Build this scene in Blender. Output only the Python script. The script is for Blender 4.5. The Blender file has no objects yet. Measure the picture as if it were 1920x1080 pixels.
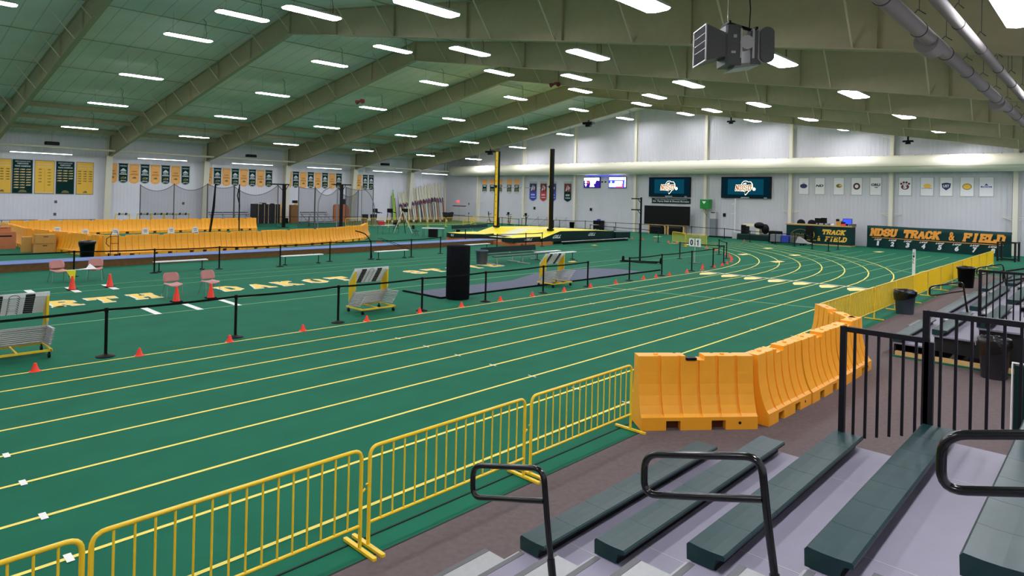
import bpy, math, random
from mathutils import Vector, Matrix
random.seed(7)
SC = bpy.context.scene
COL = SC.collection
PI = math.pi

# ------------------------------------------------------------------ materials
def lin(c):
    return tuple(((x/255.0)/12.92 if x/255.0 <= 0.04045 else ((x/255.0+0.055)/1.055)**2.4) for x in c)
MATS = {}
def mat(name, rgb, rough=0.6, metal=0.0, vary=0.0, scale=4.0, bump=0.0, bscale=60.0, emit=0.0, spec=0.5, alpha=1.0, coat=0.0):
    if name in MATS: return MATS[name]
    m = bpy.data.materials.new(name); m.use_nodes = True
    nt = m.node_tree; N = nt.nodes; L = nt.links
    b = N['Principled BSDF']
    c = lin(rgb)
    b.inputs['Base Color'].default_value = (*c, 1)
    b.inputs['Roughness'].default_value = rough
    b.inputs['Metallic'].default_value = metal
    b.inputs['Specular IOR Level'].default_value = spec
    if coat: b.inputs['Coat Weight'].default_value = coat
    if vary > 0:
        tc = N.new('ShaderNodeTexCoord'); nz = N.new('ShaderNodeTexNoise')
        nz.inputs['Scale'].default_value = scale; nz.inputs['Detail'].default_value = 6
        L.new(tc.outputs['Object'], nz.inputs['Vector'])
        r = N.new('ShaderNodeMapRange')
        r.inputs['From Min'].default_value = 0.3; r.inputs['From Max'].default_value = 0.7
        r.inputs['To Min'].default_value = 1-vary; r.inputs['To Max'].default_value = 1+vary
        L.new(nz.outputs['Fac'], r.inputs['Value'])
        mx = N.new('ShaderNodeVectorMath'); mx.operation = 'SCALE'
        mx.inputs[0].default_value = c
        L.new(r.outputs['Result'], mx.inputs['Scale'])
        L.new(mx.outputs['Vector'], b.inputs['Base Color'])
    if bump > 0:
        tc = N.new('ShaderNodeTexCoord'); nz = N.new('ShaderNodeTexNoise')
        nz.inputs['Scale'].default_value = bscale; nz.inputs['Detail'].default_value = 4
        L.new(tc.outputs['Object'], nz.inputs['Vector'])
        bp = N.new('ShaderNodeBump'); bp.inputs['Strength'].default_value = bump; bp.inputs['Distance'].default_value = 0.02
        L.new(nz.outputs['Fac'], bp.inputs['Height']); L.new(bp.outputs['Normal'], b.inputs['Normal'])
    if emit > 0:
        b.inputs['Emission Color'].default_value = (*c, 1); b.inputs['Emission Strength'].default_value = emit
    if alpha < 1: b.inputs['Alpha'].default_value = alpha
    MATS[name] = m
    return m

def wall_mat(name, rgb, axis):
    """ribbed metal wall panel: vertical ribs from a wave along the wall"""
    m = bpy.data.materials.new(name); m.use_nodes = True
    nt = m.node_tree; N = nt.nodes; L = nt.links; b = N['Principled BSDF']
    b.inputs['Base Color'].default_value = (*lin(rgb), 1); b.inputs['Roughness'].default_value = 0.38
    tc = N.new('ShaderNodeTexCoord'); w = N.new('ShaderNodeTexWave'); w.wave_type = 'BANDS'; w.bands_direction = axis
    w.inputs['Scale'].default_value = 1.05; w.wave_profile = 'SIN'
    L.new(tc.outputs['Object'], w.inputs['Vector'])
    cr = N.new('ShaderNodeValToRGB'); cr.color_ramp.elements[0].position = 0.75; cr.color_ramp.elements[1].position = 0.95
    L.new(w.outputs['Fac'], cr.inputs['Fac'])
    bp = N.new('ShaderNodeBump'); bp.inputs['Strength'].default_value = 0.55; bp.inputs['Distance'].default_value = 0.03
    L.new(cr.outputs['Color'], bp.inputs['Height']); L.new(bp.outputs['Normal'], b.inputs['Normal'])
    nz = N.new('ShaderNodeTexNoise'); nz.inputs['Scale'].default_value = 0.6; nz.inputs['Detail'].default_value = 5
    L.new(tc.outputs['Object'], nz.inputs['Vector'])
    mx = N.new('ShaderNodeMix'); mx.data_type = 'RGBA'
    mx.inputs[6].default_value = (*lin(rgb), 1); mx.inputs[7].default_value = (*lin([x*0.93 for x in rgb]), 1)
    L.new(nz.outputs['Fac'], mx.inputs[0]); L.new(mx.outputs[2], b.inputs['Base Color'])
    MATS[name] = m
    return m

def ceil_mat(name, rgb, axis, scale=0.33):
    m = bpy.data.materials.new(name); m.use_nodes = True
    nt = m.node_tree; N = nt.nodes; L = nt.links; b = N['Principled BSDF']
    b.inputs['Roughness'].default_value = 0.75
    tc = N.new('ShaderNodeTexCoord'); w = N.new('ShaderNodeTexWave'); w.wave_type = 'BANDS'; w.bands_direction = axis
    w.inputs['Scale'].default_value = scale; w.wave_profile = 'SIN'
    L.new(tc.outputs['Object'], w.inputs['Vector'])
    cr = N.new('ShaderNodeValToRGB'); cr.color_ramp.elements[0].position = 0.985; cr.color_ramp.elements[1].position = 0.998
    cr.color_ramp.elements[0].color = (*lin(rgb), 1); cr.color_ramp.elements[1].color = (*lin([x*0.86 for x in rgb]), 1)
    L.new(w.outputs['Fac'], cr.inputs['Fac'])
    nz = N.new('ShaderNodeTexNoise'); nz.inputs['Scale'].default_value = 0.35; nz.inputs['Detail'].default_value = 6
    L.new(tc.outputs['Object'], nz.inputs['Vector'])
    r = N.new('ShaderNodeMapRange'); r.inputs['From Min'].default_value = 0.3; r.inputs['From Max'].default_value = 0.7
    r.inputs['To Min'].default_value = 0.93; r.inputs['To Max'].default_value = 1.06
    L.new(nz.outputs['Fac'], r.inputs['Value'])
    mx = N.new('ShaderNodeVectorMath'); mx.operation = 'SCALE'
    L.new(cr.outputs['Color'], mx.inputs[0]); L.new(r.outputs['Result'], mx.inputs['Scale'])
    L.new(mx.outputs['Vector'], b.inputs['Base Color'])
    MATS[name] = m
    return m

def net_mat(name, rgb, opac):
    m = bpy.data.materials.new(name); m.use_nodes = True
    nt = m.node_tree; N = nt.nodes; L = nt.links
    for n in list(N): N.remove(n)
    o = N.new('ShaderNodeOutputMaterial'); t = N.new('ShaderNodeBsdfTransparent'); d = N.new('ShaderNodeBsdfDiffuse')
    d.inputs['Color'].default_value = (*lin(rgb), 1)
    mx = N.new('ShaderNodeMixShader'); mx.inputs[0].default_value = opac
    tl = N.new('ShaderNodeBsdfTranslucent'); tl.inputs['Color'].default_value = (*lin(rgb), 1); m2 = N.new('ShaderNodeMixShader'); m2.inputs[0].default_value = 0.35
    L.new(d.outputs[0], m2.inputs[1]); L.new(tl.outputs[0], m2.inputs[2])
    L.new(t.outputs[0], mx.inputs[1]); L.new(m2.outputs[0], mx.inputs[2]); L.new(mx.outputs[0], o.inputs[0])
    MATS[name] = m
    return m

def light_mat(name, rgb, s):
    m = bpy.data.materials.new(name); m.use_nodes = True
    nt = m.node_tree; N = nt.nodes; L = nt.links
    for n in list(N): N.remove(n)
    o = N.new('ShaderNodeOutputMaterial'); e = N.new('ShaderNodeEmission')
    e.inputs['Color'].default_value = (*lin(rgb), 1); e.inputs['Strength'].default_value = s
    L.new(e.outputs[0], o.inputs[0]); MATS[name] = m
    return m

LIGHT = 20.0
M_floor = mat('green_track_rubber', (24, 100, 75), 0.8, vary=0.08, scale=1.1, bump=0.12, bscale=180, spec=0.12)
M_walk = mat('grey_brown_rubber', (104, 92, 92), 0.8, vary=0.10, scale=14, bump=0.15, bscale=220, spec=0.12)
M_line = mat('yellow_line_paint', (240, 222, 92), 0.55, vary=0.04)
M_linew = mat('white_line_paint', (236, 236, 232), 0.55)
M_linep = mat('pale_and_hazed_line_paint', (132, 182, 112), 0.6)
M_fyel = mat('yellow_letter_paint', (246, 208, 84), 0.55)
M_loz = mat('pale_yellow_paint', (246, 226, 140), 0.6)
M_purple = mat('purple_grey_mat', (70, 76, 100), 0.7, vary=0.08)
M_wallL = wall_mat('white_ribbed_wall_x', (238, 238, 250), 'X')
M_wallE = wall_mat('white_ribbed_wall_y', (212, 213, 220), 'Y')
M_ceil = ceil_mat('white_roof_lining', (222, 226, 216), 'X')
M_frame = mat('cream_steel_paint', (172, 165, 134), 0.55, vary=0.04, spec=0.25)
M_brace = mat('lit_cream_steel_paint', (206, 202, 172), 0.5)  # frame paint made paler: light on the braces' facing put into the colour
M_colw = mat('cream_column_paint', (226, 222, 204), 0.5)
M_duct = mat('cream_duct_paint', (232, 228, 206), 0.42)
M_ductm = mat('grey_spiral_duct', (136, 132, 131), 0.65, spec=0.25)
M_band = mat('dark_duct_band', (60, 62, 62), 0.5)
M_lamp = light_mat('lamp_diffuser', (250, 248, 255), LIGHT)
M_tube = light_mat('tube_lamp', (250, 250, 255), 4.5)
M_house = mat('lamp_housing', (196, 196, 190), 0.5)
M_black = mat('black_paint', (10, 10, 12), 0.5, spec=0.2)
M_blackg = mat('black_gloss_tube', (8, 9, 12), 0.18, spec=0.6)
M_rail = mat('dark_rail_paint', (18, 16, 22), 0.45, spec=0.25)
M_rub = mat('black_rubber', (16, 16, 18), 0.9, spec=0.1)
M_foam = mat('black_foam', (22, 24, 28), 0.95, spec=0.08, vary=0.15, scale=9, bump=0.3, bscale=40)
M_seat = mat('dark_green_seat_plastic', (20, 54, 56), 0.42, vary=0.14, scale=7, spec=0.35)
M_deck = mat('grey_lavender_deck', (136, 132, 148), 0.5, vary=0.04, scale=3, spec=0.25)
M_step = mat('aluminium_tread', (158, 160, 160), 0.45, metal=0.2, vary=0.05, scale=20)
M_nose = mat('grey_nosing', (92, 94, 96), 0.6)
M_skirt_shade = mat('black_underside_and_shade', (9, 9, 10), 0.8)
M_orange = mat('orange_yellow_plastic', (255, 174, 40), 0.42, vary=0.04, scale=3)
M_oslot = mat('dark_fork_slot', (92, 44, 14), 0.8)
M_yel = mat('yellow_powder_coat', (246, 206, 44), 0.3, spec=0.5)
M_ymesh = net_mat('yellow_mesh_cover', (255, 212, 46), 0.58)
M_ymeshd = net_mat('dense_yellow_mesh_cover', (255, 206, 34), 0.92)
M_ymeshl = net_mat('thin_yellow_mesh_cover', (214, 206, 70), 0.45)
M_cone = mat('orange_cone_plastic', (255, 62, 34), 0.45)
M_pink = mat('dusty_pink_plastic', (196, 134, 130), 0.45)
M_chrome = mat('chrome_wire', (190, 192, 196), 0.2, metal=0.9)
M_silver = mat('silver_tube', (196, 192, 196), 0.35, metal=0.3)
M_white = mat('white_paint', (236, 236, 238), 0.45)
M_paper = mat('white_paper', (240, 240, 242), 0.8)
M_dgreen = mat('dark_green_vinyl', (10, 42, 42), 0.5, spec=0.25)
M_dgreen2 = mat('dark_green_banner', (8, 54, 52), 0.6, spec=0.2)
M_pityel = mat('yellow_vinyl', (246, 226, 24), 0.45)
M_pitw = mat('cream_vinyl', (232, 226, 190), 0.5)
M_wood = mat('brown_plywood', (112, 76, 36), 0.75, vary=0.2, scale=6)
M_woodo = mat('orange_wood', (196, 112, 58), 0.6, vary=0.08)
M_pine = mat('pale_pine', (214, 176, 118), 0.6, vary=0.08)
M_blue = mat('blue_runway_rubber', (92, 116, 172), 0.65, vary=0.08)
M_card = mat('tan_cardboard', (196, 146, 74), 0.8, vary=0.05)
M_card2 = mat('brown_cardboard', (192, 118, 78), 0.8, vary=0.05)
M_bing = mat('slate_grey_bin_plastic', (64, 76, 92), 0.5)
M_bind = mat('dark_bin_plastic', (44, 42, 50), 0.45)
M_bag = mat('black_bin_liner', (10, 10, 12), 0.28, bump=0.9, bscale=9)
M_gold = mat('gold_banner_cloth', (246, 196, 74), 0.7)
M_peach = mat('peach_banner_cloth', (250, 182, 100), 0.7)
M_grn = mat('green_banner_cloth', (10, 50, 46), 0.8, spec=0.15)
M_edge = mat('silver_banner_edge', (176, 184, 178), 0.6)
M_ltxt = mat('pale_lettering', (214, 222, 226), 0.6)
M_dtxt = mat('dark_lettering', (92, 82, 34), 0.6)
M_ptxt = mat('cream_lettering', (236, 214, 160), 0.6)
M_otxt = mat('orange_lettering', (250, 166, 62), 0.55)
M_btxt = mat('black_lettering', (20, 20, 22), 0.6)
M_navy = mat('navy_print', (42, 46, 98), 0.6)
M_red = mat('red_print', (176, 42, 48), 0.6)
M_maroon = mat('maroon_print', (110, 36, 44), 0.6)
M_bluep = mat('blue_print', (40, 60, 170), 0.6)
M_greenp = mat('bright_green_plastic', (0, 128, 44), 0.45)
M_grey = mat('mid_grey_paint', (120, 126, 134), 0.5)
M_gry2 = mat('dark_grey_plastic', (84, 86, 86), 0.45)
M_olive = mat('olive_print', (116, 112, 62), 0.6)
M_net = net_mat('grey_netting', (66, 68, 78), 0.34)
M_netd = net_mat('dark_netting', (24, 24, 30), 0.7)
M_scr = light_mat('lit_screen_teal', (6, 50, 66), 0.7)
M_scrw = light_mat('lit_screen_white', (250, 252, 255), 2.6)
M_scrb = light_mat('lit_screen_blue', (40, 60, 220), 1.2)
M_scrn = light_mat('lit_screen_navy', (36, 22, 110), 0.9)
M_scrr = light_mat('lit_screen_red', (230, 60, 60), 1.2)
M_scrl = light_mat('lit_screen_cream', (255, 226, 190), 1.0)
M_scrk = light_mat('lit_screen_dark', (4, 26, 36), 0.6)
M_fluo = mat('fluorescent_green_tube', (190, 226, 70), 0.5)
M_tan = mat('tan_laminate', (190, 160, 100), 0.5)

# ------------------------------------------------------------------ mesh builder
_txt = {}
def text_geo(s, bold=0.02):
    k = (s, bold)
    if k in _txt: return _txt[k]
    cu = bpy.data.curves.new('t', 'FONT'); cu.body = s; cu.offset = bold; cu.resolution_u = 3
    o = bpy.data.objects.new('t', cu); COL.objects.link(o)
    dg = bpy.context.evaluated_depsgraph_get()
    me = bpy.data.meshes.new_from_object(o.evaluated_get(dg))
    vs = [(v.co.x, v.co.y) for v in me.vertices]; fs = [tuple(p.vertices) for p in me.polygons]
    bpy.data.objects.remove(o); bpy.data.curves.remove(cu); bpy.data.meshes.remove(me)
    x0 = min(v[0] for v in vs); x1 = max(v[0] for v in vs); y0 = min(v[1] for v in vs); y1 = max(v[1] for v in vs)
    vs = [((x-x0)/(x1-x0), (y-y0)/(y1-y0)) for x, y in vs]
    _txt[k] = (vs, fs)
    return _txt[k]

SLAB = {  # strokes as polylines, then serif centres
 'N': ([[(.14,0),(.14,1)],[(.14,1),(.56,0)],[(.56,0),(.56,1)]], [(.14,0),(.10,1),(.56,1)]),
 'D': ([[(.14,0),(.14,1)],[(.04,1),(.42,1),(.6,.78),(.6,.22),(.42,0),(.04,0)]], []),
 'S': ([[(.6,.72),(.58,.9),(.46,1),(.24,1),(.12,.88),(.12,.66),(.24,.54),(.48,.46),(.6,.34),(.6,.12),(.46,0),(.24,0),(.12,.1),(.1,.28)]], []),
 'U': ([[(.14,1),(.14,.2),(.26,0),(.46,0),(.56,.2),(.56,1)]], [(.14,1),(.56,1)]),
 'T': ([[(.04,1),(.66,1)],[(.35,1),(.35,0)],[(.06,1),(.06,.76)],[(.64,1),(.64,.76)]], [(.35,0)]),
 'R': ([[(.14,0),(.14,1)],[(.04,1),(.44,1),(.58,.86),(.58,.64),(.44,.5),(.14,.5)],[(.36,.5),(.58,0)]], [(.14,0),(.6,0)]),
 'A': ([[(.1,0),(.35,1)],[(.35,1),(.6,0)],[(.2,.32),(.5,.32)]], [(.1,0),(.6,0)]),
 'C': ([[(.6,.7),(.56,.88),(.44,1),(.26,1),(.12,.84),(.12,.16),(.26,0),(.44,0),(.58,.12),(.6,.3)]], []),
 'K': ([[(.14,0),(.14,1)],[(.14,.42),(.56,1)],[(.26,.58),(.58,0)]], [(.14,0),(.14,1),(.58,1),(.6,0)]),
 'F': ([[(.14,0),(.14,1)],[(.04,1),(.62,1),(.62,.78)],[(.14,.52),(.46,.52)]], [(.14,0)]),
 'I': ([[(.35,0),(.35,1)]], [(.35,0),(.35,1)]),
 'E': ([[(.14,0),(.14,1)],[(.04,1),(.62,1),(.62,.78)],[(.14,.52),(.46,.52)],[(.04,0),(.62,0),(.62,.22)]], []),
 'L': ([[(.14,0),(.14,1)],[(.04,0),(.62,0),(.62,.26)]], [(.14,1)]),
 'H': ([[(.14,0),(.14,1)],[(.56,0),(.56,1)],[(.14,.5),(.56,.5)]], [(.14,0),(.14,1),(.56,0),(.56,1)]),
 'O': ([[(.26,1),(.44,1),(.6,.82),(.6,.18),(.44,0),(.26,0),(.1,.18),(.1,.82),(.26,1),(.44,1)]], []),
}
def slab_quads(ch, w=0.2):
    out = []
    pl, ser = SLAB[ch]
    def sc(p): return (p[0], w/2 + p[1]*(1-w))
    for line in pl:
        for a, b in zip(line[:-1], line[1:]):
            a = sc(a); b = sc(b)
            dx, dy = b[0]-a[0], b[1]-a[1]; l = math.hypot(dx, dy) or 1; dx /= l; dy /= l
            e = w*0.32 if len(line) > 2 else (0 if abs(dx) > .3 and abs(dy) > .3 else w*0.48)
            h = w/2*(1.0 if abs(dx) < abs(dy) else 0.9)
            ax, ay = a[0]-dx*e, a[1]-dy*e; bx, by = b[0]+dx*e, b[1]+dy*e
            out.append([(ax+dy*h, ay-dx*h), (bx+dy*h, by-dx*h), (bx-dy*h, by+dx*h), (ax-dy*h, ay+dx*h)])
    for x, y in ser:
        yy = w/2 + y*(1-w); s = w/2
        out.append([(x-.17, yy-s), (x+.17, yy-s), (x+.17, yy+s*.1 if y < .5 else yy+s), (x-.17, yy+s*.1 if y < .5 else yy+s)])
    return out

class MB:
    def __init__(s): s.v = []; s.f = []; s.mi = []; s.mats = []; s.cur = 0; s.sm = []
    def m(s, material):
        if material not in s.mats: s.mats.append(material)
        s.cur = s.mats.index(material); return s
    def add(s, vs, fs, smooth=False):
        n = len(s.v); s.v += [tuple(v) for v in vs]
        for f in fs: s.f.append(tuple(n+i for i in f)); s.mi.append(s.cur); s.sm.append(smooth)
        return s
    def quad(s, *p): return s.add(p, [tuple(range(len(p)))])
    def box(s, x0, x1, y0, y1, z0, z1):
        x0, x1 = sorted((x0, x1)); y0, y1 = sorted((y0, y1)); z0, z1 = sorted((z0, z1))
        vs = [(x0,y0,z0),(x1,y0,z0),(x1,y1,z0),(x0,y1,z0),(x0,y0,z1),(x1,y0,z1),(x1,y1,z1),(x0,y1,z1)]
        return s.add(vs, [(0,3,2,1),(4,5,6,7),(0,1,5,4),(1,2,6,5),(2,3,7,6),(3,0,4,7)])
    def bbox(s, x0, x1, y0, y1, z0, z1, b=0.01):
        """box with chamfered vertical edges and chamfered top rim"""
        b = min(b, (x1-x0)/2.5, (y1-y0)/2.5, (z1-z0)/1.5)
        def ring(i, z): return [(x0+i+b,y0+i,z),(x1-i-b,y0+i,z),(x1-i,y0+i+b,z),(x1-i,y1-i-b,z),(x1-i-b,y1-i,z),(x0+i+b,y1-i,z),(x0+i,y1-i-b,z),(x0+i,y0+i+b,z)]
        vs = ring(0, z0)+ring(0, z1-b)+ring(b*.6, z1)
        fs = [tuple(range(7,-1,-1)), tuple(range(16,24))]
        for r in (0, 8):
            for i in range(8): fs.append((r+i, r+(i+1)%8, r+8+(i+1)%8, r+8+i))
        return s.add(vs, fs)
    def bar(s, a, b, w, h=None, up=(0,0,1)):
        """rectangular bar from a to b, w sideways, h along up"""
        h = h or w; a = Vector(a); b = Vector(b); d = (b-a).normalized(); u = Vector(up)
        if abs(d.dot(u)) > .98: u = Vector((1,0,0))
        sd = d.cross(u).normalized(); u = sd.cross(d).normalized()
        vs = []
        for p in (a, b):
            for i, j in ((-1,-1),(1,-1),(1,1),(-1,1)): vs.append(p+sd*(i*w/2)+u*(j*h/2))
        return s.add(vs, [(3,2,1,0),(4,5,6,7),(0,1,5,4),(1,2,6,5),(2,3,7,6),(3,0,4,7)])
    def cyl(s, a, b, r, r2=None, n=12, caps=True):
        r2 = r if r2 is None else r2
        a = Vector(a); b = Vector(b); d = (b-a).normalized()
        u = Vector((0,0,1)) if abs(d.z) < .9 else Vector((1,0,0))
        x = d.cross(u).normalized(); y = d.cross(x).normalized()
        vs = []
        for p, rr in ((a, r), (b, r2)):
            for i in range(n):
                t = 2*PI*i/n; vs.append(p + x*(math.cos(t)*rr) + y*(math.sin(t)*rr))
        s.add(vs, [(i, n+i, n+(i+1)%n, (i+1)%n) for i in range(n)], True)
        if caps:
            s.add(vs[:n], [tuple(range(n))]); s.add(vs[n:], [tuple(range(n-1,-1,-1))])
        return s
    def tube(s, pts, r, n=8, closed=False):
        P = [Vector(p) for p in pts]; k = len(P); rings = []
        prev = None
        for i in range(k):
            if closed: d = (P[(i+1)%k]-P[i-1]).normalized()
            else:
                d = (P[min(i+1,k-1)]-P[max(i-1,0)]).normalized()
            if prev is None:
                u = Vector((0,0,1)) if abs(d.z) < .9 else Vector((1,0,0))
                x = d.cross(u).normalized()
            else:
                x = (prev - d*prev.dot(d)).normalized()
            y = d.cross(x).normalized(); prev = x
            rings.append([P[i]+x*(math.cos(2*PI*j/n)*r)+y*(math.sin(2*PI*j/n)*r) for j in range(n)])
        vs = [v for rg in rings for v in rg]; fs = []
        for i in range(k if closed else k-1):
            a = i*n; b = ((i+1) % k)*n
            for j in range(n): fs.append((a+j, b+j, b+(j+1)%n, a+(j+1)%n))
        s.add(vs, fs, True)
        if not closed:
            s.add(rings[0], [tuple(range(n))]); s.add(rings[-1], [tuple(range(n-1,-1,-1))])
        return s
    def lathe(s, prof, c=(0,0,0), n=20):
        vs = []; 
        for r, z in prof:
            for i in range(n):
                t = 2*PI*i/n; vs.append((c[0]+r*math.cos(t), c[1]+r*math.sin(t), c[2]+z))
        fs = []
        for k in range(len(prof)-1):
            for i in range(n): fs.append((k*n+i, k*n+(i+1)%n, (k+1)*n+(i+1)%n, (k+1)*n+i))
        s.add(vs, fs, True)
        if prof[0][0] > 1e-4: s.add(vs[:n], [tuple(range(n-1,-1,-1))])
        if prof[-1][0] > 1e-4: s.add(vs[-n:], [tuple(range(n))])
        return s
    def prism(s, poly, f0, f1):
        """poly list of 2D points, f0/f1 map (a,b)->3D for the two ends"""
        n = len(poly); vs = [f0(*p) for p in poly]+[f1(*p) for p in poly]
        return s.add(vs, [tuple(range(n-1,-1,-1)), tuple(range(n, 2*n))]+[(i, (i+1)%n, n+(i+1)%n, n+i) for i in range(n)])
    def sphere(s, c, r, n=12, k=8, sc=(1,1,1)):
        prof = [(max(1e-5, r*math.sin(PI*i/k)), -r*math.cos(PI*i/k)) for i in range(k+1)]
        m0 = len(s.v); s.lathe(prof, (0,0,0), n)
        for i in range(m0, len(s.v)):
            v = s.v[i]; s.v[i] = (c[0]+v[0]*sc[0], c[1]+v[1]*sc[1], c[2]+v[2]*sc[2])
        return s
    def text(s, t, c, xd, yd, w, h, shear=0.0, bold=0.02):
        """flat lettering fitted in a w x h box centred on c"""
        vs, fs = text_geo(t, bold); c = Vector(c); xd = Vector(xd); yd = Vector(yd)
        return s.add([c+xd*((x-.5+(y-.5)*shear)*w)+yd*((y-.5)*h) for x, y in vs], fs)
    def slab(s, t, c, xd, yd, w, h, shear=0.0, stroke=0.2, lift=(0,0,0)):
        c = Vector(c); xd = Vector(xd); yd = Vector(yd); nn = xd.cross(yd).normalized()
        n = len(t); adv = w/n; k = 0
        for i, ch in enumerate(t):
            if ch == ' ': continue
            ox = -w/2+adv*i
            if ch == '&':
                s.text('&', c+xd*(ox+adv*.5), xd, yd, adv*.8, h, shear*.3, 0.03); continue
            for q in slab_quads(ch, stroke):
                k += 1
                s.add([c+nn*(0.0004*(k % 7))+xd*(ox+(x/.7)*adv*.94+(y-.5)*h*shear)+yd*((y-.5)*h) for x, y in q], [(0,1,2,3)])
        return s
    def build(s, name, parent=None, label=None, cat=None, group=None, kind=None, loc=None, rz=None, material=None):
        me = bpy.data.meshes.new(name)
        me.from_pydata(s.v, [], s.f)
        mats = s.mats if s.mats else [material or M_black]
        for mm in mats: me.materials.append(mm)
        me.polygons.foreach_set('material_index', s.mi); me.polygons.foreach_set('use_smooth', s.sm)
        me.validate(); me.update()
        o = bpy.data.objects.new(name, me); COL.objects.link(o)
        if parent is not None: o.parent = parent
        if loc is not None: o.location = loc
        if rz is not None: o.rotation_euler = (0, 0, rz)
        setp(o, label, cat, group, kind)
        return o

def setp(o, label=None, cat=None, group=None, kind=None):
    if label: o['label'] = label
    if cat: o['category'] = cat
    if group: o['group'] = group
    if kind: o['kind'] = kind
def thing(name, label, cat, loc=(0,0,0), rz=0.0, group=None):
    o = bpy.data.objects.new(name, None); COL.objects.link(o)
    o.empty_display_size = 0.1
    o.location = loc; o.rotation_euler = (0, 0, rz); setp(o, label, cat, group)
    return o
def copy_tree(r, loc=None, rz=None, label=None, group=None, parent=None):
    c = r.copy(); COL.objects.link(c)
    if parent is not None: c.parent = parent
    if loc is not None: c.location = loc
    if rz is not None: c.rotation_euler = (0, 0, rz)
    if label: c['label'] = label
    if group: c['group'] = group
    for ch in list(r.children): copy_tree(ch, parent=c)
    return c
ORD = ['first','second','third','fourth','fifth','sixth','seventh','eighth','ninth','tenth','eleventh','twelfth','thirteenth','fourteenth','fifteenth','sixteenth','seventeenth','eighteenth','nineteenth','twentieth']
def ordn(i):
    if i < 20: return ORD[i]
    t = {2:'twenty',3:'thirty',4:'forty'}[(i+1)//10]; r = (i+1) % 10
    if r == 0: return {'twenty':'twentieth','thirty':'thirtieth','forty':'fortieth'}[t]
    return t+'-'+ORD[r-1]
# ------------------------------------------------------------------ camera
H = 3.42
az = math.radians(43.63); th = math.radians(1.306)
fwd = Vector((math.cos(az), math.sin(az), 0)); rgt = Vector((math.sin(az), -math.cos(az), 0)); upv = Vector((0, 0, 1))
cx = rgt*math.cos(th)+upv*math.sin(th); cy = -rgt*math.sin(th)+upv*math.cos(th); cz = -fwd
cam = bpy.data.cameras.new('camera'); cam.sensor_width = 36; cam.lens = 1202/1920*36; cam.shift_y = -(540-369)/1920
cam.clip_start = 0.05; cam.clip_end = 300
co = bpy.data.objects.new('camera', cam); COL.objects.link(co)
co.matrix_world = Matrix(((cx.x, cy.x, cz.x, 0), (cx.y, cy.y, cz.y, 0), (cx.z, cy.z, cz.z, H), (0, 0, 0, 1)))
SC.camera = co
SC.view_settings.view_transform = 'Standard'; SC.view_settings.look = 'None'; SC.view_settings.gamma = 1
SC.view_settings.use_curve_mapping = False
SC.view_settings.exposure = 1.27
w = bpy.data.worlds.new('world'); SC.world = w; w.use_nodes = True
w.node_tree.nodes['Background'].inputs[0].default_value = (0.02, 0.02, 0.02, 1)

# ------------------------------------------------------------------ the hall
XW = 58.5; YL = 68.8; YR = -1.45; XB = -12.0; RY = 33.7
def zc(y): return 13.45-0.155*abs(y-RY)       # roof lining
def zf(y): return 12.2-0.172*abs(y-RY)        # underside of the frames
MB().m(M_floor).box(XB, XW, YR, YL, -0.2, 0).build('floor', kind='structure')
MB().m(M_walk).box(XB, 40.4, YR, 5.06, 0, 0.008).build('floor_walkway', kind='structure')
b = MB().m(M_skirt_shade)
b.box(XB, 17.0, 5.38, 5.40, 0, 0.006).box(XB, 17.0, 5.055, 5.075, 0, 0.010)
b.build('floor_seam', kind='structure')
MB().m(M_wallL).box(XB, XW+.2, YL, YL+.2, 0, zc(YL)+.1).build('wall_left', kind='structure')
MB().m(M_wallL).box(XB, XW+.2, YR-.2, YR, 0, zc(YR)+.1).build('wall_right', kind='structure')
for nm, xa, xb, mm in (('wall_back', XW, XW+.2, M_wallE), ('wall_front', XB-.2, XB, M_wallE)):
    b = MB().m(mm)
    b.prism([(YR, 0), (YL, 0), (YL, zc(YL)+.1), (RY, zc(RY)+.1), (YR, zc(YR)+.1)], lambda a, c, x=xa: (x, a, c), lambda a, c, x=xb: (x, a, c))
    b.build(nm, kind='structure')
b = MB().m(M_ceil)
b.prism([(YR-.2, zc(YR)), (RY, zc(RY)), (YL+.2, zc(YL)), (YL+.2, zc(YL)+.25), (RY, zc(RY)+.25), (YR-.2, zc(YR)+.25)], lambda a, c: (XB-.2, a, c), lambda a, c: (XW+.2, a, c))
b.build('ceiling', kind='structure')

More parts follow.
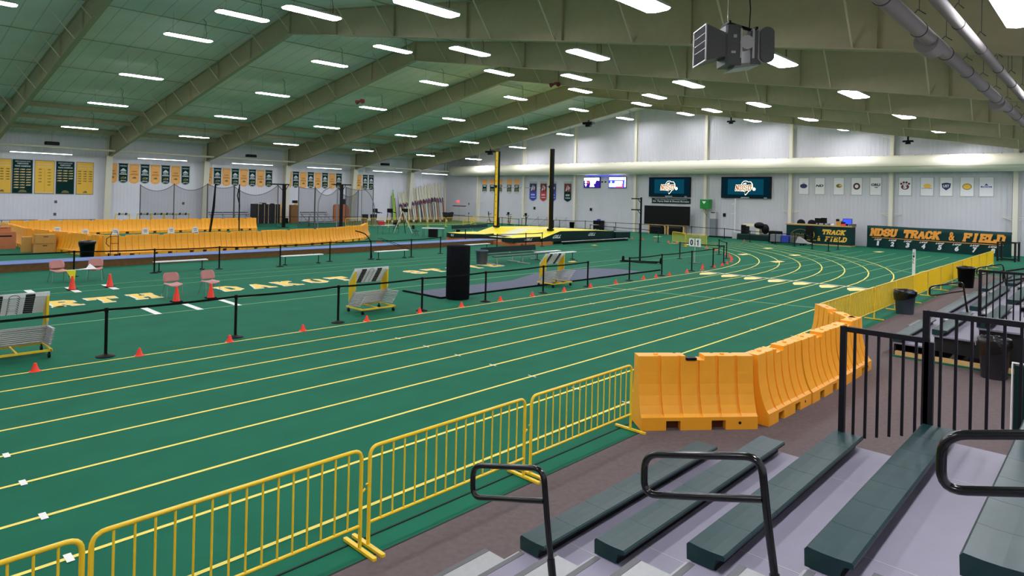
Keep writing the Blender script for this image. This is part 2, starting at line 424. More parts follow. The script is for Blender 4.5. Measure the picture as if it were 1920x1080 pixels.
FX = [-9.0, -0.2, 8.5, 17.2, 25.9, 34.7, 43.4, 52.0]
for fi, x in enumerate(FX):
    b = MB().m(M_frame)
    fw_ = .14
    for y0, y1 in ((RY, YL-1.0), (YR+.9, RY)):
        # web
        b.prism([(y0, zf(y0)), (y1, zf(y1)), (y1, zc(y1)), (y0, zc(y0))], lambda a, c: (x-.012, a, c), lambda a, c: (x+.012, a, c))
        # lower and upper flange
        b.bar((x, y0, zf(y0)), (x, y1, zf(y1)), .28, .03)
        b.bar((x, y0, zc(y0)-.03), (x, y1, zc(y1)-.03), .24, .03)
        n = 7
        for k in range(n+1):
            y = y0+(y1-y0)*k/n
            y = min(max(y, y0+.02), y1-.02)
            b.box(x-.11, x+.11, y-.008, y+.008, zf(y), zc(y)-.02)
    # tapered wall columns
    for yw, s in ((YL, -1), (YR, 1)):
        ztop = zf(yw+s*1.0)
        b.m(M_colw)
        pl = [(yw+s*.02, 0), (yw+s*.55, 0), (yw+s*1.15, ztop), (yw+s*1.15, zc(yw+s*1.15)), (yw+s*.02, zc(yw))]
        b.prism(pl, lambda a, c: (x-.012, a, c), lambda a, c: (x+.012, a, c))
        b.bar((x-.06, yw+s*.55, 0), (x-.06, yw+s*1.15, ztop), .52, .04, up=(0, 1, 0))
        b.bar((x, yw+s*.04, 0), (x, yw+s*.04, zc(yw)), .32, .03, up=(0, 1, 0))
        b.m(M_white).box(x-.22, x+.16, yw+s*.55-.06, yw+s*.55+.06, 0, 1.9)
        b.m(M_frame).bar((x, yw+s*.1, ztop), (x, yw+s*1.3, ztop-.05), .28, .03)
    b.build('roof_frame', kind='structure')
# flange braces from purlin to the lower flange of every frame
for fi, x in enumerate(FX):
    if x < 0: continue
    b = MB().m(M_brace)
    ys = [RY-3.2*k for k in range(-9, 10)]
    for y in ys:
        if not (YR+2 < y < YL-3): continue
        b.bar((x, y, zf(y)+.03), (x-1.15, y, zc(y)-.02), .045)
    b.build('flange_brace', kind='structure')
# roof purlins: deep ones near the left wall, thin ones elsewhere
for i, y in enumerate((58.2, 61.9, 65.6)):
    MB().m(M_frame).box(XB, XW, y-.08, y+.08, zc(y)-.34, zc(y)-.01).build('roof_purlin', kind='structure')
for y in (54.6, 49.0, 43.4, 37.9, 33.7, 29.6, 24.1, 18.6, 13.0, 7.5, 2.6):
    MB().m(M_frame).box(XB, XW, y-.02, y+.02, zc(y)-.035, zc(y)-.005).build('roof_purlin', kind='structure')
# posts on the banner wall
EC = [61.8, 53.6, 45.6, 37.5, 29.5, 21.4, 13.5, 5.6]
for y in EC:
    b = MB().m(M_colw)
    zt = zc(y)
    b.box(XW-.34, XW-.31, y-.14, y+.14, 0, zt); b.box(XW-.03, XW, y-.14, y+.14, 0, zt); b.box(XW-.32, XW-.02, y-.01, y+.01, 0, zt)
    for z in (2.75, zt-1.3):
        for s in (-1, 1):
            b.bar((XW-.30, y, z-.25), (XW-.06, y+s*.75, z), .035); b.bar((XW-.3, y, z), (XW-.06, y+s*.75, z), .03)
    b.build('wall_column', kind='structure')
MB().m(M_colw).box(XW-.22, XW-.02, YL-.3, YL-.02, 0, zc(YL)).build('trim_1', kind='structure')
# painted markings
R0 = 19.3; CXB, CYB = 29.0, 34.0
def yk(x, k): return 14.35+.37*(x+8)/37-1.068*k
b = MB()
for k in range(9):
    b.m(M_line); xe = 29.0
    b.quad((-11.5, yk(-11.5, k)-.027, .004), (xe, yk(xe, k)-.027, .004), (xe, yk(xe, k)+.027, .004), (-11.5, yk(-11.5, k)+.027, .004))
for k in range(8):
    r = R0+1.068*k; n = 48; w2 = .03
    pts = []
    for i in range(n+1):
        t = -PI/2+PI*i/n
        pts.append((CXB+math.cos(t)*r*1.0, CYB+math.sin(t)*r))
    for i in range(n):
        a0 = -PI/2+PI*i/n; a1 = -PI/2+PI*(i+1)/n
        def pp(a, rr): return (CXB+math.cos(a)*rr, CYB+math.sin(a)*rr, .004)
        if pp(a1, r)[0] > XW-.3 or a0 > PI*.11: continue
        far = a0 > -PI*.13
        b.m(M_linep if far else M_line); ww = .018 if far else w2  # same paint on the far arcs, distance haze put into its colour
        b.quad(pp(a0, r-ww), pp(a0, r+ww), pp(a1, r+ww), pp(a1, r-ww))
b.build('lane_line', kind='structure')
b = MB().m(M_linep)
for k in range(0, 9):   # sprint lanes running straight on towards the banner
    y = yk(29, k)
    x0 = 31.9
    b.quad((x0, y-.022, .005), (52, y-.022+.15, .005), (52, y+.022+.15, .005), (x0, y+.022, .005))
for (x0, y0, x1, y1, w2) in ((20.4, 14.6, 22.3, 6.8, .03), (36.2, 6.4, 46.5, 15.2, .03), (41, 14, 52, 22, .02), (44, 12, 50, 7, .02)):
    d = Vector((x1-x0, y1-y0)).normalized()*w2
    b.quad((x0+d.y, y0-d.x, .006), (x1+d.y, y1-d.x, .006), (x1-d.y, y1+d.x, .006), (x0-d.y, y0+d.x, .006))
for y0, y1, w2, x0, x1 in ((18.9, 19.25, .028, -8, 30), (20.1, 20.6, .022, -8, 32), (25.8, 26.4, .02, -8, 36), (24.5, 25.0, .02, -8, 36), (27.1, 27.5, .014, 10, 36), (19.26, 19.26, .02, 30, 41)):
    b.quad((x0, y0-w2, .005), (x1, y1-w2, .005), (x1, y1+w2, .005), (x0, y0+w2, .005))
b.build('thin_line', kind='structure')
b = MB().m(M_linew)
b.quad((28.95, 14.8, .008), (28.95, 6.9, .008), (29.08, 6.9, .008), (29.08, 14.8, .008))
for x in (6.05, 7.15, 8.25):
    b.quad((x-.09, 18.95, .008), (x+.09, 18.95, .008), (x+.09, 20.3, .008), (x-.09, 20.3, .008))
for x in (4.29, 5.4, 6.48):
    b.quad((x-.1, 24.45, .008), (x+.1, 24.45, .008), (x+.1, 25.9, .008), (x-.1, 25.9, .008))
for k in range(1, 9):    # small exchange ticks across the lane lines
    for x, l, hw in ((1.51, .085, .032), (9.18, .10, .014), (16.97, .09, .014)):
        if x == 1.51 and k < 4: continue
        y = yk(x, k)
        b.quad((x-hw, y-l, .007), (x+hw, y-l, .007), (x+hw, y+l, .007), (x-hw, y+l, .007))
b.build('white_mark', kind='structure')
b = MB().m(M_loz)
for k in range(7):       # lozenge lane markers in front of the white line
    y = yk(28.4, k)-.53
    b.quad((27.6, y-.02, .009), (28.0, y-.3, .009), (28.75, y-.34, .009), (28.85, y+.1, .009), (28.5, y+.33, .009), (28.0, y+.2, .009))
for x, y in ((43.4, 15.6), (37.6, 14.5), (48.0, 19.2), (40.8, 17.9), (52.5, 12.9), (52.8, 31.5), (46.0, 24.6)):
    b.quad((x-.7, y-.25, .009), (x+.5, y-.3, .009), (x+.7, y+.1, .009), (x-.3, y+.3, .009))
LET = (('N', 2.3), ('O', 3.45), ('R', 4.6), ('T', 5.65), ('H', 6.75), ('D', 9.45), ('A', 10.5), ('K', 11.55), ('O', 12.75), ('T', 13.85), ('A', 15.0), ('S', 17.6), ('T', 18.75), ('A', 19.9), ('T', 21.1), ('E', 22.3))
for ch, x in LET:
    y = 22.4+.012*(x-5)
    b.m(M_linew); b.slab(ch, (x-.02, y-.02, .006), (1, 0, 0), (0, 1, 0), .76, 1.28, 0, .25)
    b.m(M_fyel); b.slab(ch, (x, y, .011), (1, 0, 0), (0, 1, 0), .70, 1.2, 0, .21)
b.build('floor_lettering', kind='structure')
b = MB().m(M_purple); b.box(13.8, 26.2, 16.3, 17.9, 0, .03)
b.quad((19, 18.0, .012), (26.2, 18.0, .012), (25.5, 18.7, .012), (22.5, 19.4, .012))
b.m(M_rub); b.box(13.72, 27.6, 16.22, 16.3, 0, .05); b.box(13.72, 13.8, 16.3, 18.3, 0, .05)
b.build('landing_mat', label='purple grey flat rubber mat with black edge strip, inside the front rope line', cat='mat')

# ------------------------------------------------------------------ ceiling lamps
def zl(y): return 12.2-.16*abs(y-RY)-(.42 if y < 2 else 0)
LX = [-4.4, 4.3, 13.0, 21.6, 30.2, 39.0, 47.6, 55.3]; LY = [1.2, 8.5, 16.35, 23.7, 30.2, 37.0, 44.8, 52.0, 59.6]
def lamp_parts(r):
    b = MB().m(M_house)
    pl = [(-1.22, -.2), (-1.10, -.34), (1.10, -.34), (1.22, -.2), (1.22, .2), (1.10, .34), (-1.10, .34), (-1.22, .2)]
    b.prism(pl, lambda a, c: (a, c, .02), lambda a, c: (a*.96, c*.9, .11))
    b.build('housing', r)
    b = MB().m(M_lamp)
    b.prism([(a*.985, c*.96) for a, c in pl], lambda a, c: (a, c, 0), lambda a, c: (a, c, .021))
    b.build('diffuser', r)
proto = None
for iy, y in enumerate(LY):
    for ix, x in enumerate(LX):
        if ix == 0 and iy in (3, 5, 7): pass
        lab = 'white ceiling light, %s from the banner wall in the %s row from the left' % (ordn(len(LX)-1-ix), ordn(len(LY)-1-iy))
        if proto is None:
            proto = thing('ceiling_light', lab, 'ceiling light', (x, y, zl(y)), 0, 'ceiling lights under the roof'); lamp_parts(proto)
            cur = proto
        else:
            cur = copy_tree(proto, (x, y, zl(y)), 0, lab)
for iy, y in enumerate(LY):
    for ix, x in enumerate(LX):
        pass
# hanging cords, one child for each lamp, different length by row
for o in [o for o in COL.objects if o.name.split('.')[0] == 'ceiling_light']:
    y = o.location.y; dz = zc(y)-o.location.z
    key = 'cordmesh_%.2f' % dz
    me = bpy.data.meshes.get(key)
    if me is None:
        b = MB().m(M_black)
        b.tube([(.9, 0, .1), (.94, .02, dz*.35), (.88, .03, dz*.6), (.95, .1, dz*.85), (.8, .25, dz-.01)], .012, 5)
        for sx in (-.8, .8): b.cyl((sx, 0, .1), (sx, 0, dz-.01), .004, n=4)
        c = b.build('cord', o); c.data.name = key
    else:
        c = bpy.data.objects.new('cord', me); COL.objects.link(c); c.parent = o

# tube lights along the left wall
wl = None
for i, (x0, x1) in enumerate(((-3.5, .8), (9.6, 14.0), (19.1, 23.5), (27.7, 32.4), (36.3, 40.6), (44.9, 49.5), (52.9, 56.6))):
    lab = 'long white tube light hung over the banners, %s from the far corner' % ordn(6-i)
    xm = (x0+x1)/2; L2 = (x1-x0)/2
    if wl is None:
        wl = thing('tube_light', lab, 'tube light', (xm, 66.5, 6.2), 0, 'tube lights along the left wall')
        MB().m(M_house).box(-2.2, 2.2, -.14, .14, .03, .10).build('reflector', wl)
        b = MB().m(M_tube); b.box(-2.15, 2.15, -.04, .04, -.01, .028); b.build('tube', wl)
        b = MB().m(M_white)
        for sx in (-2.1, 0, 2.1): b.cyl((sx, 0, .1), (sx, 0, .65), .03, n=6)
        b.build('hanger', wl)
    else: copy_tree(wl, (xm, 66.5, 6.2), 0, lab)
# pipe under the eave with its couplings
b = MB().m(M_duct); b.cyl((XB, 66.2, 6.86), (57.6, 66.2, 6.62), .085, n=10)
for k in range(19): b.cyl((XB+1+3.7*k-.12, 66.2, 6.86-.0034*3.7*k), (XB+1+3.7*k+.12, 66.2, 6.86-.0034*3.7*k), .12, n=8)
for k in range(19): b.cyl((XB+2.2+3.7*k, 66.2, 6.9), (XB+2.2+3.7*k, 66.2, 7.8), .012, n=5)
b.build('eave_pipe', label='pale green pipe with couplings running under the roof along the left wall', cat='pipe')
# fabric duct across the banner wall
b = MB().m(M_duct)
n = 28; rr = .66; pts = []
b.cyl((XW-.95, 66.0, 6.72), (XW-.95, YR+.1, 6.72), rr, n=n)
m0 = len(b.v)
b.lathe([(rr, 0), (rr*.9, .22), (rr*.6, .4), (.02, .48)], (0, 0, 0), n)
for i in range(m0, len(b.v)):
    v = b.v[i]; b.v[i] = (XW-.95+v[0], 66.0+v[2], 6.72+v[1])
d = b.build('air_duct', label='long cream air duct with rounded end running across the banner wall', cat='air duct')
me = None
for k in range(62):
    if me is None:
        b = MB().m(M_band); b.tube([(.67*math.cos(t), 0, .67*math.sin(t)) for t in [PI*.30+PI*.35*i/4 for i in range(5)]], .014, 4)
        o = b.build('hanger_clip', d); me = o.data
    else: o = bpy.data.objects.new('hanger_clip', me); COL.objects.link(o); o.parent = d
    o.location = (XW-.95, 65.2-1.07*k, 6.72)
b = MB().m(M_band)
for k in range(400):
    y = 30-.085*k
    if y < YR+.3: break
    b.box(XW-.95-.655, XW-.95-.61, y-.014, y+.014, 6.47, 6.5)
b.build('vent_hole', d, kind='stuff')
# two round ducts high on the right
for nm, y, z, r, lab in (('a', 2.56, 6.42, .125, 'thicker grey round duct with black bands hung under the roof'), ('b', 2.0, 6.42, .088, 'thinner pale grey round duct nearer the corner light')):
    b = MB().m(M_ductm); b.cyl((2.0, y, z), (XW-.5, y, z), r, n=20)
    t = b.build('round_duct', label=lab+' at top right', cat='duct')
    x = 8.0; k = 0
    while x < 57:
        b = MB().m(M_band)
        b.cyl((x-.012, y, z), (x+.012, y, z), r+.012, n=20)
        b.tube([(x, y+r*.9, z+.02), (x, y+r*1.05, z+.22), (x, y+.02, z+.34), (x, y-r*.8, z+.24)], .01, 5)
        b.cyl((x, y, z+.33), (x, y, zc(y)-.02), .006, n=5)
        x += 2.3; k += 1
        b.build('duct_band', t)
    if nm == 'a':
        for x in (13.7, 22.6, 31.5, 40.4): MB().m(M_ductm).cyl((x-.3, y+.05, z-.05), (x+.3, y+.05, z-.05), r+.07, n=20).build('collar', t)
# ------------------------------------------------------------------ bleachers
def seat_row(b, xa, xb, y, z, mod=.46):
    n = max(1, round((xb-xa)/mod)); w = (xb-xa)/n
    for i in range(n):
        a = xa+w*i+.0015; c = xa+w*(i+1)-.0015
        pl = [(0, -.125), (.004, -.02), (-.012, 0), (-.10, -.006), (-.18, -.006), (-.268, 0), (-.28, -.012), (-.278, -.035), (-.22, -.045), (-.20, -.125)]
        b.prism(pl, lambda p, q, a=a: (a, y+p, z+q), lambda p, q, c=c: (c, y+p, z+q))
def rounded(pts, r, n=5):
    """round the corners of a polyline"""
    out = [Vector(pts[0])]
    for i in range(1, len(pts)-1):
        p = Vector(pts[i]); a = Vector(pts[i-1]); c = Vector(pts[i+1])
        d0 = (a-p); d1 = (c-p); rr = min(r, d0.length*.45, d1.length*.45)
        p0 = p+d0.normalized()*rr; p1 = p+d1.normalized()*rr
        for k in range(n+1):
            t = k/n; out.append((1-t)**2*p0+2*t*(1-t)*p+t*t*p1)
    out.append(Vector(pts[-1])); return out
def bleacher(root, x0, x1, secs, aisles, rows, guards, rails):
    for k in range(rows):
        y = 3.79-.797*k; z = .45+.28*k; yb = y-.797 if k < rows-1 else YR+.02
        b = MB().m(M_deck); b.box(x0, x1, yb+.02, y-.03, z-.165, z-.13)
        b.m(M_step)
        xs = x0+1.55
        while xs < x1:
            b.box(xs-.005, xs+.005, yb+.02, y-.03, z-.131, z-.1285); xs += 1.83
        b.m(M_nose); 
        for xa, xb in aisles: b.box(xa+.02, xb-.02, y-.075, y-.028, z-.131, z-.127)
        b.m(M_step).box(x0, x1, yb+.005, yb+.022, z-.22, z-.13)
        b.build('deck', root)
        for xa, xb in secs:
            b = MB().m(M_seat); seat_row(b, xa, xb, y, z)
            b.m(M_skirt_shade); b.box(xa+.02, xb-.02, y-.21, y-.05, z-.13, z-.02)  # black block drawn for the shadow and gap under the seat edge
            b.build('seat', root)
        b = MB().m(M_skirt_shade); b.box(x0+.05, x1-.05, y-.10, y-.06, z-.40 if k else 0, z-.165)
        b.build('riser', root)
        for xa, xb in aisles:
            b = MB().m(M_step)
            yy = y+.40; zz = z-.13-.14
            b.box(xa+.03, xb-.03, y-.03, yy, zz-.03, zz); b.m(M_nose); b.box(xa+.03, xb-.03, yy-.05, yy+.002, zz-.001, zz+.003)
            b.m(M_step); b.box(xa+.03, xb-.03, yy-.03, yy, zz-.135, zz-.03)
            b.box(xa+.03, xb-.03, y-.03, y-.01, zz, zz+.14)
            b.build('half_step', root)
    # dark end panels under the decks, with a timber kerb
    for xe in (x0+.06, x1-.06):
        b = MB().m(M_skirt_shade)
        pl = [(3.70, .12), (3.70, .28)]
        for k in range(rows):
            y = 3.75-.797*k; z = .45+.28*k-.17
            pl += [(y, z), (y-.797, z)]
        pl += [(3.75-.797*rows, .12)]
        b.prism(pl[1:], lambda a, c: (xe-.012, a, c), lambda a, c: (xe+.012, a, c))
        b.m(M_floor).box(xe-.16, xe+.05, 3.75-.797*rows, 3.74, .008, .03)
        b.m(M_pine).box(xe-.05, xe+.05, 3.75-.797*rows, 3.70, .03, .12)
        b.build('end_panel', root)
    for xg in guards:
        b = MB().m(M_rail)
        def g(ya, yb, zt, zb, yend):
            b.box(xg-.028, xg+.028, ya-.028, ya+.028, zb, zt+.025)
            b.box(xg-.028, xg+.028, yb-.04, yb+.04, zb+.2, zt-.01)
            b.box(xg-.025, xg+.025, yb, ya, zt-.028, zt+.025)
            n = int((ya-yb-.06)/.115)
            for i in range(1, n+1):
                y = ya-(ya-yb)*i/(n+1)
                b.box(xg-.012, xg+.012, y-.012, y+.012, .48+.28*((3.79-y)/.797)-.15, zt-.02)
        g(2.13, 1.35, 2.10, .95, 0); g(1.38, .52, 2.37, 1.24, 0); g(.56, -.3, 2.65, 1.5, 0)
        b.build('guard_rail', root)
    for xh in rails:
        for j in range(3):
            dy = -1.6*j; dz = .56*j
            pts = [(xh, 2.93, .595), (xh, 3.00, 1.05), (xh, 3.05, 1.43), (xh, 3.80, 1.225), (xh, 3.80, .965), (xh, 3.035, 1.195)]
            pts = [(p[0], p[1]+dy, p[2]+dz) for p in pts]
            pts[0] = (xh, 2.93+dy, .33+.28*(2*j+1)-.005)
            b = MB().m(M_blackg)
            path = rounded(pts, .10, 6)
            b.tube(path, .0225, 10)
            a = Vector(pts[0]); c = Vector(pts[1])
            b.cyl(a, a+(c-a)*.45, .029, n=10)
            b.m(M_chrome).sphere(tuple(a+(c-a)*.36+Vector((.03, 0, 0))), .008, 6, 4)
            b.build('handrail', root)
bl = thing('bleacher', 'nearest bleacher with dark green bench seats, grey decks and black looped handrails', 'bleacher', (0, 0, 0))
bleacher(bl, 1.2, 7.4, [(4.18, 7.4)], [(2.98, 4.18)], 6, [7.4], [3.6])
bl2 = thing('bleacher', 'farther bleacher beyond the walkway gap, near the yellow mesh barricades', 'bleacher', (0, 0, 0))
bleacher(bl2, 16.6, 36.6, [(16.6, 20.0), (21.35, 27.9), (29.1, 36.6)], [(20.0, 21.35), (27.9, 29.1)], 6, [16.45], [20.65, 28.5])
# green panel with a white edge
t = thing('standing_screen', 'dark green standing screen with a white tube edge behind the guard rail', 'panel', (12.3, .75, 0))
MB().m(M_dgreen).box(-.02, .02, -.9, .40, .06, 1.05).build('panel', t)
b = MB().m(M_white); b.tube([(0, .42, 0), (0, .42, 1.08), (0, -.9, 1.08), (0, -.9, 0)], .018, 8); b.build('frame', t)

# ------------------------------------------------------------------ yellow crowd barriers
def barrier_parts(r, L=2.22, mesh=None, bars=True, nb=16):
    h = .97
    b = MB().m(M_yel)
    path = rounded([(-L/2, 0, .03), (-L/2, 0, h), (L/2, 0, h), (L/2, 0, .03)], .10, 5)
    b.tube(path, .019, 8); b.cyl((-L/2, 0, .24), (L/2, 0, .24), .016, n=8)
    b.cyl((-L/2-.04, 0, .62), (-L/2, 0, .62), .01, n=6); b.cyl((L/2, 0, .55), (L/2+.05, 0, .58), .012, n=6)
    fr = b.build('frame', r)
    if bars:
        me = None
        for i in range(1, nb):
            x = -L/2+L*i/nb
            if me is None:
                b = MB().m(M_yel); b.cyl((0, 0, .24), (0, 0, h), .0095, n=6); o = b.build('bar', fr, loc=(x, 0, 0)); me = o.data
            else:
                o = bpy.data.objects.new('bar', me); COL.objects.link(o); o.parent = fr; o.location = (x, 0, 0)
    for s in (-1, 1):
        b = MB().m(M_yel)
        b.prism([(-.25, -.022), (.25, -.022), (.262, -.015), (.262, .015), (.25, .022), (-.25, .022), (-.262, .015), (-.262, -.015)], lambda p, q, s=s: (s*L/2+q, p, .008), lambda p, q, s=s: (s*L/2+q, p, .034))
        b.build('foot', r)
    if mesh:
        b = MB().m(mesh)
        b.quad((-L/2+.02, .022, .26), (L/2-.02, .022, .26), (L/2-.02, .022, h-.01), (-L/2+.02, .022, h-.01))
        b.build('mesh_cover', r)
BX = [0.1+.0, 2.375, 4.69, 7.03]
br = None
names = ['yellow steel crowd barrier cut off by the bottom left corner', 'yellow steel crowd barrier lowest and nearest in full view', 'yellow steel crowd barrier in the middle, behind the first black handrail', 'yellow steel crowd barrier touching the first orange water barrier']
for i, x in enumerate(BX):
    if br is None:
        br = thing('crowd_barrier', names[i], 'crowd barrier', (x, 5.23, 0), 0, 'open yellow barriers beside the lanes'); barrier_parts(br)
    else: copy_tree(br, (x, 5.23, 0), 0, names[i])
# mesh covered run
mb1 = None; mb2 = None
for i in range(12):
    x = 17.75+2.43*i; dense = i >= 4
    lab = 'yellow mesh covered barricade, %s from the orange barriers' % ordn(i)
    if not dense:
        if mb1 is None:
            mb1 = thing('mesh_barricade', lab, 'barricade', (x, 5.33, 0), 0, 'mesh covered barricades'); barrier_parts(mb1, 2.40, M_ymesh, True, 18)
        else: copy_tree(mb1, (x, 5.33, 0), 0, lab)
    else:
        if mb2 is None:
            mb2 = thing('mesh_barricade', lab, 'barricade', (x, 5.33, 0), 0, 'mesh covered barricades'); barrier_parts(mb2, 2.40, M_ymeshd, False)
        else: copy_tree(mb2, (x, 5.33, 0), 0, lab)
# two low mesh barricades in front of the banner wall
for i, (x, y, a, lab) in enumerate(((44.6, 24.7, math.atan2(-2.5, -1.9), 'thin yellow mesh barricade left of the lap counter, with dark lettering on top'), (43.6, 22.7, math.radians(-88), 'thin yellow mesh barricade behind the lap counter'))):
    t = thing('mesh_barricade', lab, 'barricade', (x, y, 0), a); barrier_parts(t, 2.4 if i == 0 else 1.6, M_ymeshl, False)
    if i == 0: MB().m(M_btxt).text('GATE CLOSED', (0, .035, .84), (1, 0, 0), (0, 0, 1), 1.9, .16).build('lettering', t)
# far open yellow fence
fy = None
P0 = [(33.9, 54.6), (36.3, 54.4), (38.7, 54.2), (41.1, 54.0), (43.5, 53.8), (45.9, 53.7), (48.3, 53.5), (50.5, 54.6), (52.4, 56.0), (54.4, 54.6), (56.0, 52.8)]
for i in range(len(P0)-1):
    a, c = P0[i], P0[i+1]; xm, ym = (a[0]+c[0])/2, (a[1]+c[1])/2; an = math.atan2(c[1]-a[1], c[0]-a[0])
    lab = 'yellow open barrier in the far fence by the vault poles, %s from the left' % ordn(i)
    if fy is None:
        fy = thing('crowd_barrier', lab, 'crowd barrier', (xm, ym, 0), an, 'far open yellow barriers'); barrier_parts(fy, 2.3, None, True, 14)
    else: copy_tree(fy, (xm, ym, 0), an, lab)

# ------------------------------------------------------------------ orange water barriers
def wb_parts(r, L=1.80):
    b = MB().m(M_orange)
    def prof(d, zb=0.0):
        p = [(.305-d*.0, zb), (.305, .19), (.262-d, .23), (.212-d, .34), (.168-d, .48), (.136-d, .64), (.118-d, .82), (.108-d, 1.055)]
        return [(y, z) for y, z in p]+[(-y, z) for y, z in reversed(p)]
    xs = []; n = 6; w = L/n
    segs = []
    for i in range(n):
        a = -L/2+w*i
        segs.append((a, a+.05, 'r' if i else 'p')); segs.append((a+.05, a+w, 'p'))
    slots = [(-.52, -.30), (.18, .40)]
    cuts = sorted(set([s[0] for s in segs]+[s[1] for s in segs]+[x for s in slots for x in s]+[-.17, .13]))
    for a, c in zip(cuts[:-1], cuts[1:]):
        if c-a < .002: continue
        mid = (a+c)/2
        ty = next((s[2] for s in segs if s[0] <= mid <= s[1]), 'p')
        slot = any(s0 < mid < s1 for s0, s1 in slots)
        d = .03 if ty == 'r' else 0
        zb = .14 if slot else 0
        pl = prof(d, zb)
        if -.17 < mid < .13: pl = [(y, min(z, .99)) for y, z in pl]
        b.prism(pl, lambda y, z, a=a: (a, y, z), lambda y, z, c=c: (c, y, z))
    for x in (-.6, .45): b.cyl((x, 0, 1.05), (x, 0, 1.075), .035, n=10)
    b.build('body', r)
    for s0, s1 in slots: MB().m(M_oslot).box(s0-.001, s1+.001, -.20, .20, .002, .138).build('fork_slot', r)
    b = MB().m(M_black); b.cyl((.62, -.309, .1), (.62, -.300, .1), .022, n=10); b.build('drain_plug', r)
    b = MB().m(M_orange)
    b.box(L/2, L/2+.012, -.07, .07, .3, 1.0); b.build('hinge_lug', r)
wb = thing('water_barrier', 'orange water barrier nearest the camera, angled beside the yellow crowd barriers', 'water barrier', (9.10, 4.74, 0.008), math.atan2(-1.13, 1.32), 'orange barriers beside the walkway'); wb_parts(wb)
MB().m(M_black).box(-.16, .0, -.13, -.02, .992, 1.03).build('cap_strap', wb)
NB = [((10.65, 4.12), math.radians(-2), 'orange water barrier second from the camera, starting the straight run'),
      ((12.33, 4.06), math.radians(-1), 'orange water barrier in the middle of the straight run, behind the black guard rail'),
      ((14.0, 4.03), math.radians(0), 'orange water barrier at the far end of the straight run'),
      ((15.30, 4.60), math.radians(38), 'orange water barrier turned towards the lanes, touching the yellow mesh')]
for (x, y), a, lab in NB:
    c = wb.copy(); COL.objects.link(c); c.location = (x, y, .008); c.rotation_euler = (0, 0, a); c['label'] = lab; c.scale = (.92 if y < 4.3 else .97, 1, 1)
    for ch in wb.children:
        if ch.name.startswith('cap_strap'): continue
        d = ch.copy(); COL.objects.link(d); d.parent = c
# far ring of orange barriers
def chain(pts, L=1.86):
    out = []
    for (x0, y0), (x1, y1) in zip(pts[:-1], pts[1:]):
        d = math.hypot(x1-x0, y1-y0); n = max(1, round(d/L))
        for i in range(n):
            t = (i+.5)/n; out.append((x0+(x1-x0)*t, y0+(y1-y0)*t, math.atan2(y1-y0, x1-x0), d/n))
    return out
def wbset(pts, fmt, grp):
    for i, (x, y, a, sp) in enumerate(chain(pts)):
        c = wb.copy(); COL.objects.link(c); c.location = (x, y, 0); c.rotation_euler = (0, 0, a); c['label'] = fmt % ordn(i); c['group'] = grp; c.scale = (sp/1.81, 1, 1)
        for ch in wb.children:
            if ch.name.startswith('cap_strap'): continue
            d = ch.copy(); COL.objects.link(d); d.parent = c
wbset([(8.95, 36.2), (16.4, 37.2), (22.6, 38.5), (26.6, 40.7), (29.2, 43.9)], 'orange water barrier behind the blue runway, %s from the left', 'orange barriers behind the runway')
wbset([(9.0, 36.6), (7.25, 44.3), (7.3, 52.2)], 'orange water barrier in the left hand line behind the boxes, %s from the runway', 'orange barriers on the left')
wbset([(7.9, 54.0), (25.3, 55.2)], 'orange water barrier in the back line by the banners, %s from the left', 'orange barriers in the back line')
# ------------------------------------------------------------------ rope posts
def post_parts(r):
    b = MB().m(M_black); b.lathe([(.175, 0), (.175, .012), (.165, .022), (.06, .045), (.035, .06)], n=20); b.build('base', r)
    b = MB().m(M_black); b.cyl((0, 0, .03), (0, 0, .92), .031, n=12); b.build('pole', r)
    b = MB().m(M_black); b.lathe([(.036, .90), (.040, .905), (.040, .975), (.034, .99)], n=12); b.build('head', r)
posts = {}
pproto = None
def post(x, y, lab, grp, to=None):
    global pproto
    if pproto is None:
        pproto = thing('rope_post', lab, 'rope post', (x, y, 0), 0, grp); post_parts(pproto); c = pproto; kids = list(c.children)
        pproto.color = (1, 1, 1, 1); posts['kids'] = kids
    else:
        c = pproto.copy(); COL.objects.link(c); c.location = (x, y, 0); c['label'] = lab; c['group'] = grp
        for ch in posts['kids']:
            d = ch.copy(); COL.objects.link(d); d.parent = c
    if to:
        dx, dy = to[0]-x, to[1]-y; l = math.hypot(dx, dy); ux, uy = dx/l, dy/l
        b = MB().m(M_black); n = 6; z0 = .945
        for i in range(n):
            t0, t1 = i/n, (i+1)/n
            s0 = .02*4*t0*(1-t0); s1 = .02*4*t1*(1-t1)
            a = (ux*(.04+(l-.08)*t0), uy*(.04+(l-.08)*t0)); e = (ux*(.04+(l-.08)*t1), uy*(.04+(l-.08)*t1))
            w = .003
            b.prism([(0, 0), (1, 0), (1, 1), (0, 1)],
                lambda p, q: ((a[0] if p < .5 else e[0])-uy*w, (a[1] if p < .5 else e[1])+ux*w, z0-(s0 if p < .5 else s1)+(-.024 if q < .5 else .024)),
                lambda p, q: ((a[0] if p < .5 else e[0])+uy*w, (a[1] if p < .5 else e[1])-ux*w, z0-(s0 if p < .5 else s1)+(-.024 if q < .5 else .024)))
        b.build('belt', next(k for k in c.children if k.name.startswith('head')))
    return c
def run(pts, fmt, grp, tail=None, close=True):
    for i, p in enumerate(pts):
        nx = pts[i+1] if i+1 < len(pts) else tail
        post(p[0], p[1], fmt % ordn(i), grp, nx)
run([(1.1, 14.82), (3.77, 14.86), (6.42, 14.93), (9.12, 14.93), (11.93, 14.95), (14.52, 14.93), (17.46, 15.0), (20.14, 15.03)], 'black rope post beside the inner lane line, %s from the left', 'rope posts along the lanes')
run([(23.05, 15.03), (25.76, 15.08), (28.78, 15.2), (31.43, 15.4), (34.1, 16.08)], 'black rope post near the bend, %s past the open gap', 'rope posts before the bend', (34.2, 18.85))
